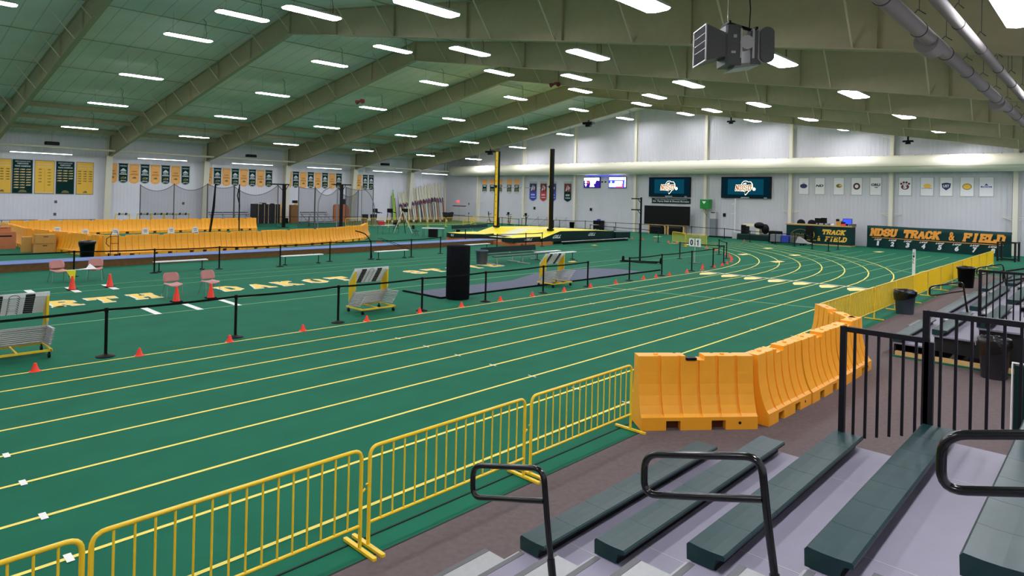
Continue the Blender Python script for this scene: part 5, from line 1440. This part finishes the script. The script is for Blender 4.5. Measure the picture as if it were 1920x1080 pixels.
def f3(b, w): disc(b, M_olive, .02, .78, w*.26, .16); disc(b, M_gold, .12, .8, w*.12, .08, -.025)
def f4(b, w): b.m(M_maroon).text('O', (0, -.02, .75), X1, UZ, w*.62, .58, 0, .05); b.m(M_btxt).text('O', (0, -.025, .75), X1, UZ, w*.46, .44, 0, .0)
def f5(b, w): b.m(M_btxt).text('ORU', (0, -.02, .88), X1, UZ, w*.74, .22, 0, .05); b.m(M_grey).prism([(-.15, .72), (.25, .72), (.05, .6)], lambda p, q: (p, -.02, q), lambda p, q: (p, -.018, q))
def f6(b, w):
    disc(b, M_maroon, 0, .72, w*.30, .22)
    for a in (-.28, -.1, .1, .28): disc(b, M_maroon, a*w/1.0, 1.0+(.07 if abs(a) < .2 else -.03), w*.09, .09)
    b.m(M_white).text('S', (0, -.024, .74), X1, UZ, w*.26, .34, 0, .05)
def f7(b, w): disc(b, M_gold, .03, .8, w*.3, .17); b.m(M_grey).text('NORTHERN', (0, -.024, .62), X1, UZ, w*.74, .08)
def f8(b, w): b.m(M_navy).prism([(-.3, 1.0), (0, 1.06), (.3, 1.0), (.26, .68), (0, .46), (-.26, .68)], lambda p, q: (p, -.02, q), lambda p, q: (p, -.018, q)); b.m(M_white).text('UST', (0, -.024, .8), X1, UZ, .4, .2, 0, .03)
def f9(b, w): disc(b, M_olive, 0, .76, w*.32, .24); disc(b, M_gold, 0, .76, w*.27, .19, -.024)
def f10(b, w): b.m(M_bluep).text('ROOS', (0, -.02, .75), X1, UZ, w*.72, .12, 0, .05); b.prism([(-.12, .85), (.12, .85), (0, 1.0)], lambda p, q: (p, -.02, q), lambda p, q: (p, -.018, q))
for (y0, y1, lab), fn in zip(((20.8, 19.9, 'white banner with a small navy emblem, first of the row'), (19.43, 18.57, 'white banner with green letters ND'), (17.92, 17.04, 'white banner with an olive and gold emblem'), (16.53, 15.65, 'white banner with a red outlined letter O'), (15.12, 14.23, 'white banner with black ORU letters'), (13.05, 12.1, 'white banner with a maroon paw shape and letter S'), (11.55, 10.62, 'white banner with a gold dome emblem and grey word'), (10.27, 9.38, 'white banner with a navy shield'), (8.97, 8.05, 'white banner with a round gold emblem'), (7.8, 6.86, 'white banner with blue lettering, last of the row')), (f1, f2, f3, f4, f5, f6, f7, f8, f9, f10)): cb(y0, y1, lab, fn)
# scorers desk
t = E('scorers_desk', 'green wrapped scorers desk with TRACK & FIELD lettering in gold', 'desk', 18.3, 0, 56.6); dw = 2.55
fp = MB().m(M_dgreen2).box(-dw, dw, -.55, .55, .10, 1.58).build('front_panel', t)
MB().m(M_tan).box(-dw-.06, dw+.06, -.65, .6, 1.58, 1.68).build('countertop', t)
MB().m(M_tan).box(-dw-.02, dw+.02, -.58, .58, 0, .10).build('plinth', t)
b = MB().m(M_gold); b.slab('TRACK', (1.25, -.556, 1.12), X1, UZ, 1.75, .42, .25, .24); b.slab('& FIELD', (1.1, -.556, .55), X1, UZ, 2.3, .42, .25, .24)
b.m(M_olive); b.tube([(-1.35+.85*math.cos(a), -.556, .62+.62*math.sin(a)) for a in [PI*i/10 for i in range(11)]], .035, 4); b.text('NDSU', (-1.5, -.556, .72), X1, UZ, 1.2, .35, .15, .04); b.m(M_gold).tube([(-.55+.28*math.cos(a), -.556, .82+.36*math.sin(a)) for a in [PI*i/6-.8 for i in range(9)]], .03, 4); b.m(M_gold).box(-2.2, -.1, -.558, -.552, .35, .39)
b.build('lettering', fp)
def office_chair(x, y, lab, z=0):
    t = thing('office_chair', lab, 'chair', (x, y, z), -PI/2)
    b = MB().m(M_black); b.sphere((0, .2, 1.74), .35, 14, 10, (1, .22, .85)); b.build('backrest', t)
    MB().m(M_black).bbox(-.27, .27, -.27, .27, .95, 1.05, .04).build('seat', t)
    b = MB().m(M_black); b.cyl((0, 0, .08), (0, 0, .95), .035, n=8); b.cyl((0, .2, 1.0), (0, .22, 1.4), .03, n=6)
    for k in range(5): b.bar((0, 0, .1), (.3*math.cos(k*1.257), .3*math.sin(k*1.257), .05), .04)
    b.build('pedestal', t)
office_chair(57.7, 20.3, 'black office chair behind the desk, leftmost round back'); office_chair(57.7, 19.4, 'black office chair behind the desk, second round back'); office_chair(57.7, 16.95, 'black office chair behind the desk, nearest the laptop')
t = thing('draped_chair', 'black high chair standing in front of the scorers desk emblem', 'chair', (55.6, 18.8, 0), -PI/2)
MB().m(M_black).bbox(-.3, .3, -.08, .08, .9, 1.6, .04).build('backrest', t); MB().m(M_black).box(-.28, .28, -.5, .0, .82, .9).build('seat', t)
for s in (-1, 1): MB().m(M_black).box(s*.25-.02, s*.25+.02, -.45, .05, 0, .82).build('leg', t)
def monitor(y, lab, m, w=.5, h=.4, z=1.68, lit=None):
    t = E('monitor', lab, 'monitor', y, z, 56.6)
    b = MB().m(M_black); b.box(-w/2, w/2, -.03, .03, .12, .12+h); b.build('casing', t)
    if lit: MB().m(lit).box(-w/2+.03, w/2-.03, -.035, -.03, .15, .09+h).build('screen', t)
    b = MB().m(M_black); b.box(-.05, .05, -.02, .03, 0, .15); b.box(-.15, .15, -.12, .12, 0, .02); b.build('stand', t)
monitor(18.45, 'black monitor on the desk, left of a pair', M_black, .55, .42); monitor(18.0, 'black monitor on the desk, right of a pair', M_black, .45, .46)
monitor(16.2, 'blue glowing monitor at the right end of the desk', M_black, .7, .46, 1.68, M_scrb)
for y, w, h, m, lab in ((16.75, .42, .34, M_card, 'brown carton on the desk left of the glowing monitor'), (17.3, .4, .12, M_paper, 'stack of white papers on the desk by the third chair back'), (16.45, .3, .3, M_black, 'black equipment box touching the glowing monitor'), (15.75, .5, .18, M_gry2, 'dark printer at the very right end of the desk'), (18.0-.5, .3, .14, M_grey, 'grey low box on the desk right of the monitor pair')):
    MB().m(m).bbox(-w/2, w/2, -.15, .15, 0, h, .02).build('desk_box', label=lab, cat='box', loc=(56.35, y, 1.68), rz=-PI/2)
MB().m(M_cone).bbox(-.16, .16, -.1, .1, 0, .16, .03).build('orange_pouch', label='orange pouch on the desk below the glowing monitor', cat='pouch', loc=(56.1, 16.35, 1.68), rz=-PI/2)
# lane banner
t = E('lane_banner', 'long dark green banner reading NDSU TRACK & FIELD with lane numbers', 'banner', 10.3, 0, 57.3); bw = 4.88; t.location = (56.72, 10.28, 0); t.rotation_euler = (0, 0, math.atan2(-9.55, -2.1))
b = MB().m(M_dgreen2); n = 40; vs = []
for i in range(n+1):
    x = -bw+2*bw*i/n
    for j in range(6):
        z = 1.76-1.76*j/5; off = .035*math.sin(x*2.3+j)*(j/5)**2+.05*math.sin(x*5.1)*(j/5)**3
        vs.append((x, -off, z+.012*math.sin(x*1.3)))
fs = [(i*6+j, (i+1)*6+j, (i+1)*6+j+1, i*6+j+1) for i in range(n) for j in range(5)]
m = len(vs); vs2 = [(x, y+.03, z) for x, y, z in vs]; b.add(vs+vs2, fs+[tuple(m+k for k in reversed(f)) for f in fs]+[(i*6, m+i*6, m+(i+1)*6, (i+1)*6) for i in range(n)], True)
lc = b.build('cloth', t)
b = MB().m(M_otxt); b.slab('NDSU TRACK & FIELD', (0, -.07, 1.25), X1, UZ, 9.1, .64, .22, .27); b.box(-4.45, 4.45, -.065, -.055, .80, .84)
b.build('lettering', lc)
for i in range(8):
    x = -3.95+1.115*i; b = MB().m(M_white); b.text('LANE', (x, -.11, .68), X1, UZ, .52, .13, .2, .04); b.text(str(i+1), (x, -.12, .38), X1, UZ, .26 if i else .16, .38, .25, .06); b.build('lane_number', lc)
MB().m(M_gry2).box(-bw, bw, .03, .10, 1.60, 1.72).build('back_rail', t)
# tool cart
t = E('tool_cart', 'black tool cart with a blue object on top near the wall', 'cart', 41.45, 0, 57.3)
for z in (.12, .62): MB().m(M_black).bbox(-.5, .5, -.35, .35, z, z+.42, .03).build('drawer', t)
for s in (-1, 1):
    for q in (-1, 1): MB().m(M_rub).cyl((s*.4-.03, q*.28, .06), (s*.4+.03, q*.28, .06), .06, n=10).build('wheel', t)
MB().m(M_bluep).bbox(-.2, .2, -.15, .15, 0, .16, .05).build('blue_bag', label='small blue bag on top of the black tool cart', cat='bag', loc=(57.3, 41.45, 1.04))
MB().m(M_silver).box(-.25, .6, .36, .40, 0, 1.1).build('cart_frame', t)
# folding tables with benches near the vault mat
table = thing('small_bleacher', 'small aluminium bleacher against the banner wall behind the vault mat', 'bleacher', (56.7, 48.3, 0), -PI/2)
for i, (yy, z) in enumerate(((-.7, .35), (0, .62), (.7, 1.12))): MB().m(M_silver).box(-2.3, 2.3, yy-.13, yy+.13, z, z+.05).build('seat', table)
for s in (-2.1, -.7, .7, 2.1): b = MB().m(M_silver); b.bar((s, -.9, .05), (s, .8, 1.1), .05); b.bar((s, .8, 0), (s, .8, 1.1), .05); b.bar((s, -.9, .03), (s, .8, .03), .05); b.build('leg', table)
def bike(x, y, rz, lab, rower=False):
    t = thing('exercise_bike', lab, 'exercise bike', (x, y, 0), rz)
    b = MB().m(M_gry2); b.tube([(0, .45+.24*math.cos(a), .32+.24*math.sin(a)) for a in [2*PI*i/14 for i in range(14)]], .04, 6, True); b.build('flywheel', t)
    b = MB().m(M_black); b.bar((0, -.5, .06), (0, .75, .06), .08); b.bar((0, .3, .1), (0, .55, 1.25), .07); b.bar((0, -.1, .1), (0, -.35, .95), .07); b.bar((0, .35, .3), (0, -.2, .3), .06); b.build('frame', t)
    MB().m(M_black).bbox(-.13, .13, -.5, -.22, .95, 1.04, .03).build('saddle', t)
    b = MB().m(M_black); b.bar((-.3, .5, 1.2), (.3, .5, 1.2), .05); b.tube([(-.28, .5, 1.2), (-.28, .2, 1.3)], .03, 6); b.tube([(.28, .5, 1.2), (.28, .2, 1.3)], .03, 6); b.bbox(-.15, .15, .5, .58, 1.25, 1.55, .03); b.build('handlebar', t)
bike(55.4, 56.0, .6, 'black exercise bike left of the left vault standard'); bike(56.2, 53.9, -.5, 'black exercise bike just right of the left vault standard'); bike(55.9, 50.9, 2.2, 'black exercise bike with fan wheel farther right')
# corner door
t = thing('door_1', 'white double door in the far corner with dark panic bars', 'door', (XW-.06, 65.6, 0), -PI/2)
b = MB().m(M_wallE).box(-1.5, 1.5, -.02, .04, 0, 2.15); t['kind'] = 'structure'; b.build('door_leaf', t)
b = MB().m(M_black); b.box(-1.35, 1.35, -.03, -.02, 1.95, 2.05); 
for i in range(10): b.box(-1.3+.26*i, -1.16+.26*i, -.035, -.02, .72, .80)
b.box(-.01, .01, -.025, -.02, 0, 2.1); b.build('panic_bar', t)
MB().m(M_scrr).box(-.25, .25, -.06, .04, -.1, .1).build('exit_sign', label='small glowing red exit sign over the corner door', cat='exit sign', loc=(XW-.06, 65.9, 2.6), rz=-PI/2)
for z, lab in ((2.35, 'small dark wall button right of the corner door, upper'), (1.05, 'small dark wall button right of the corner door, lower')):
    MB().m(M_gry2).box(-.08, .08, -.05, 0, -.12, .12).build('wall_button', label=lab, cat='button', loc=(XW-.02, 63.7, z), rz=-PI/2)
# pull machine and mat left of the desk
t = E('weight_machine', 'black and cream exercise machine left of the scorers desk', 'exercise machine', 24.0, 0, 57.1)
MB().m(M_dgreen).bbox(-1.5, 1.6, -.55, .55, 0, .55, .08).build('base_pad', t)
b = MB().m(M_pitw); b.box(-1.0, .6, -.35, .35, 1.25, 1.45); b.box(-.9, -.8, -.3, .3, .5, 1.3); b.box(.2, .5, -.3, .3, .5, 1.3); b.build('cream_frame', t)
b = MB().m(M_black); b.box(-1.15, -.7, -.4, .4, .55, 1.35); b.build('black_padding', t); MB().m(M_black).sphere((.45, -.2, 1.35), .5, 12, 8, (1, .6, .6)).sphere((.95, -.1, 1.05), .35, 10, 8, (1, .8, 1.3)).build('black_seat_pad', t)
MB().m(M_black).box(-1.4, 1.4, -.3, .3, 0, .12).build('floor_bar', label='long low black bar on the floor left of the exercise machine', cat='bar', loc=(58.0, 27.4, 0), rz=-PI/2)
MB().m(M_silver).bbox(-.5, .5, -.3, .3, 0, .6, .03).build('wire_basket', label='grey wire basket by the white pole', cat='basket', loc=(57.9, 25.9, 0.0), rz=-PI/2)
t = E('flat_trolley', 'low black trolley carrying grey and blue crates before the desk', 'trolley', 19.9, 0, 54.2)
MB().m(M_black).box(-1.6, 1.3, -.4, .4, .12, .18).build('deck', t)
for s in (-1.3, 1.0):
    for q in (-.3, .3): MB().m(M_rub).cyl((s-.03, q, .06), (s+.03, q, .06), .06, n=10).build('wheel', t)
for y, w, m, h, lab in ((20.95, .85, M_grey, .6, 'grey crate on the low trolley, leftmost'), (20.15, .62, M_bluep, .55, 'blue crate on the low trolley'), (19.55, .45, M_gry2, .5, 'dark grey crate on the low trolley right of the blue one')):
    MB().m(m).bbox(-w/2, w/2, -.3, .3, 0, h, .03).build('storage_crate', label=lab, cat='crate', loc=(54.2, y, .185), rz=-PI/2)
b = MB().m(M_silver); b.prism([(-.6, 0), (.7, 0), (.2, .12), (-.1, .35), (-.4, .5)], lambda p, q: (p, -.25, q), lambda p, q: (p, .25, q)); b.build('metal_gear', label='pile of silver metal gear on the right of the low trolley', cat='gear', loc=(54.2, 18.75, .185), rz=-PI/2)
MB().m(M_black).bbox(-.5, .5, -.3, .3, 0, 1.0, .05).build('black_box', label='black box behind the low trolley at the left desk corner', cat='box', loc=(55.6, 21.6, 0), rz=-PI/2)
# dark stand near the right end of the banner
t = thing('frame_rack', 'black metal rack standing before the right end of the lane banner', 'rack', (52.0, 5.3, 0), -.1)
for p in ((-.5, -.45), (.5, -.45), (-.5, .45), (.5, .45)): MB().m(M_rail).box(p[0]-.05, p[0]+.05, p[1]-.05, p[1]+.05, 0, 1.25).build('post', t)
b = MB().m(M_rail); 
for z in (.12, 1.2): b.box(-.5, .5, -.47, -.42, z-.03, z+.03).box(-.5, .5, .42, .47, z-.03, z+.03).box(-.53, -.47, -.45, .45, z-.03, z+.03).box(.47, .53, -.45, .45, z-.03, z+.03)
b.build('rail', t)
# hanging loudspeaker cluster
lx, ly, lz = 14.0, 6.55, 6.95
t = thing('speaker_cluster', 'grey horn loudspeaker cluster hung from the roof on wires', 'loudspeaker', (lx, ly, lz), math.radians(-44))
S = 1.0
# local x = picture right, y = away
b = MB().m(M_gry2)
def frustum(b, x0, x1, r0, r1, yc=0, zc_=0):
    vs = [(x0, yc-r0[0], zc_-r0[1]), (x0, yc+r0[0], zc_-r0[1]), (x0, yc+r0[0], zc_+r0[1]), (x0, yc-r0[0], zc_+r0[1]), (x1, yc-r1[0], zc_-r1[1]), (x1, yc+r1[0], zc_-r1[1]), (x1, yc+r1[0], zc_+r1[1]), (x1, yc-r1[0], zc_+r1[1])]
    b.add(vs, [(3,2,1,0), (4,5,6,7), (0,1,5,4), (1,2,6,5), (2,3,7,6), (3,0,4,7)])
frustum(b, -.70, -.20, (.42, .40), (.26, .26)); b.build('left_horn', t)
b = MB().m(M_rub); b.box(-.712, -.702, -.38, .38, -.36, .36); b.m(M_silver)
for z in (-.12, .05, .22): b.box(-.72, -.71, -.38, .38, z-.004, z+.004)
for s in (-1, 1): b.box(-.73, -.70, s*.42-.012, s*.42+.012, -.42, .42).box(-.73, -.70, -.42, .42, s*.40-.012, s*.40+.012)
b.build('horn_mouth', t)
b = MB().m(M_gry2); b.bbox(-.22, .15, -.30, .30, -.45, .45, .04); b.m(M_silver).box(-.05, .02, -.31, -.30, .15, .22); b.box(-.1, .0, -.31, -.30, -.2, -.15); b.build('cabinet', t)
b = MB().m(M_silver); b.lathe([(.22, -.02), (.24, .02)], n=16); 
b = MB().m(M_silver); b.cyl((.25, -.33, .05), (.25, -.12, .05), .16, n=16); b.box(.10, .14, -.32, -.2, -.30, .36); b.box(.38, .42, -.32, -.2, -.30, .36); b.build('driver', t)
b = MB().m(M_gry2); b.bbox(.36, .60, -.28, .30, -.42, .34, .03); b.build('cabinet', t)
b = MB().m(M_gry2); vs = [(.62+.17*math.cos(a), .28*math.sin(a) if False else -.02, 0) for a in (0,)]
b.prism([(.62, -.30), (.80, -.30)] and [(.16*math.cos(a)+.70, (.26 if math.sin(a) > 0 else -.26)+.14*math.sin(a)) for a in [2*PI*i/20 for i in range(20)]], lambda p, q: (p, -.36, q), lambda p, q: (p, -.30, q)); b.build('right_horn', t)
b = MB().m(M_silver); b.prism([(.16*math.cos(a)+.70, (.26 if math.sin(a) > 0 else -.26)+.14*math.sin(a)) for a in [2*PI*i/20 for i in range(20)]], lambda p, q: (p-.03, -.30, q), lambda p, q: (p-.10, .2, q*.7)); b.build('horn_throat', t)
b = MB().m(M_silver); b.add([(-.05, -.3, -.55), (.55, -.3, -.45), (.55, .3, -.45), (-.05, .3, -.55), (.05, -.2, -.42), (.5, -.2, -.36), (.5, .2, -.36), (.05, .2, -.42)], [(3,2,1,0), (4,5,6,7), (0,1,5,4), (1,2,6,5), (2,3,7,6), (3,0,4,7)]); b.build('lower_horn', t)
b = MB().m(M_black); b.bar((-.12, 0, .56), (.72, 0, .34), .06); b.bar((-.12, -.25, .52), (-.12, .25, .52), .05); b.bar((.5, -.25, .40), (.5, .25, .40), .05)
for x, z in ((-.12, .5), (.5, .38)):
    b.bar((x, 0, z), (x, 0, .3), .04)
b.build('hanging_frame', t)
b = MB().m(M_black); ztop = zc(ly)-lz
b.tube([(.42, 0, .42), (.44, 0, .9), (.38, 0, 1.5), (.42, 0, ztop-.02)], .014, 6); b.m(M_silver).cyl((-.08, 0, .5), (-.08, 0, ztop-.02), .006, n=5); b.build('cable', t)
# small devices on the frames
for x, y, z, lab in ((34.45, 28.9, 11.1, 'dark red twin horn on a roof frame right of the ridge'), (25.65, 39.6, 9.95-.2, 'dark red twin horn on a roof frame left of the ridge')):
    t = thing('alarm_horn', lab, 'alarm horn', (x, y, z+.3))
    for s in (-1, 1): b = MB().m(M_maroon); b.cyl((0, s*.08, 0), (-.12, s*.38, -.1), .06, .17, 10); b.build('horn', t)
    MB().m(M_maroon).box(-.02, .24, -.08, .08, -.06, .12).build('bracket', t)
for x, y, lab in ((51.7, 52.9, 'black projector hung under the last frame, left one'), (51.7, 38.9, 'black projector hung under the last frame, middle one'), (51.7, 24.0, 'small black camera under the last frame, right of the ridge'), (51.7, 11.0, 'small black camera under the last frame, far right')):
    big = 'projector' in lab; s = 1 if big else .55
    t = thing('roof_projector' if big else 'roof_camera', lab, 'projector' if big else 'camera', (x, y, zf(y)-.35))
    b = MB().m(M_black); b.bbox(-.3*s, .3*s, -.6*s, .6*s, -.1*s, .12*s, .05); b.bbox(-.2*s, .2*s, -.3*s, .3*s, -.35*s, -.1*s, .05); b.build('casing', t)
    MB().m(M_black).box(-.05, .05, -.05, .05, .1*s, .34).build('bracket', t)
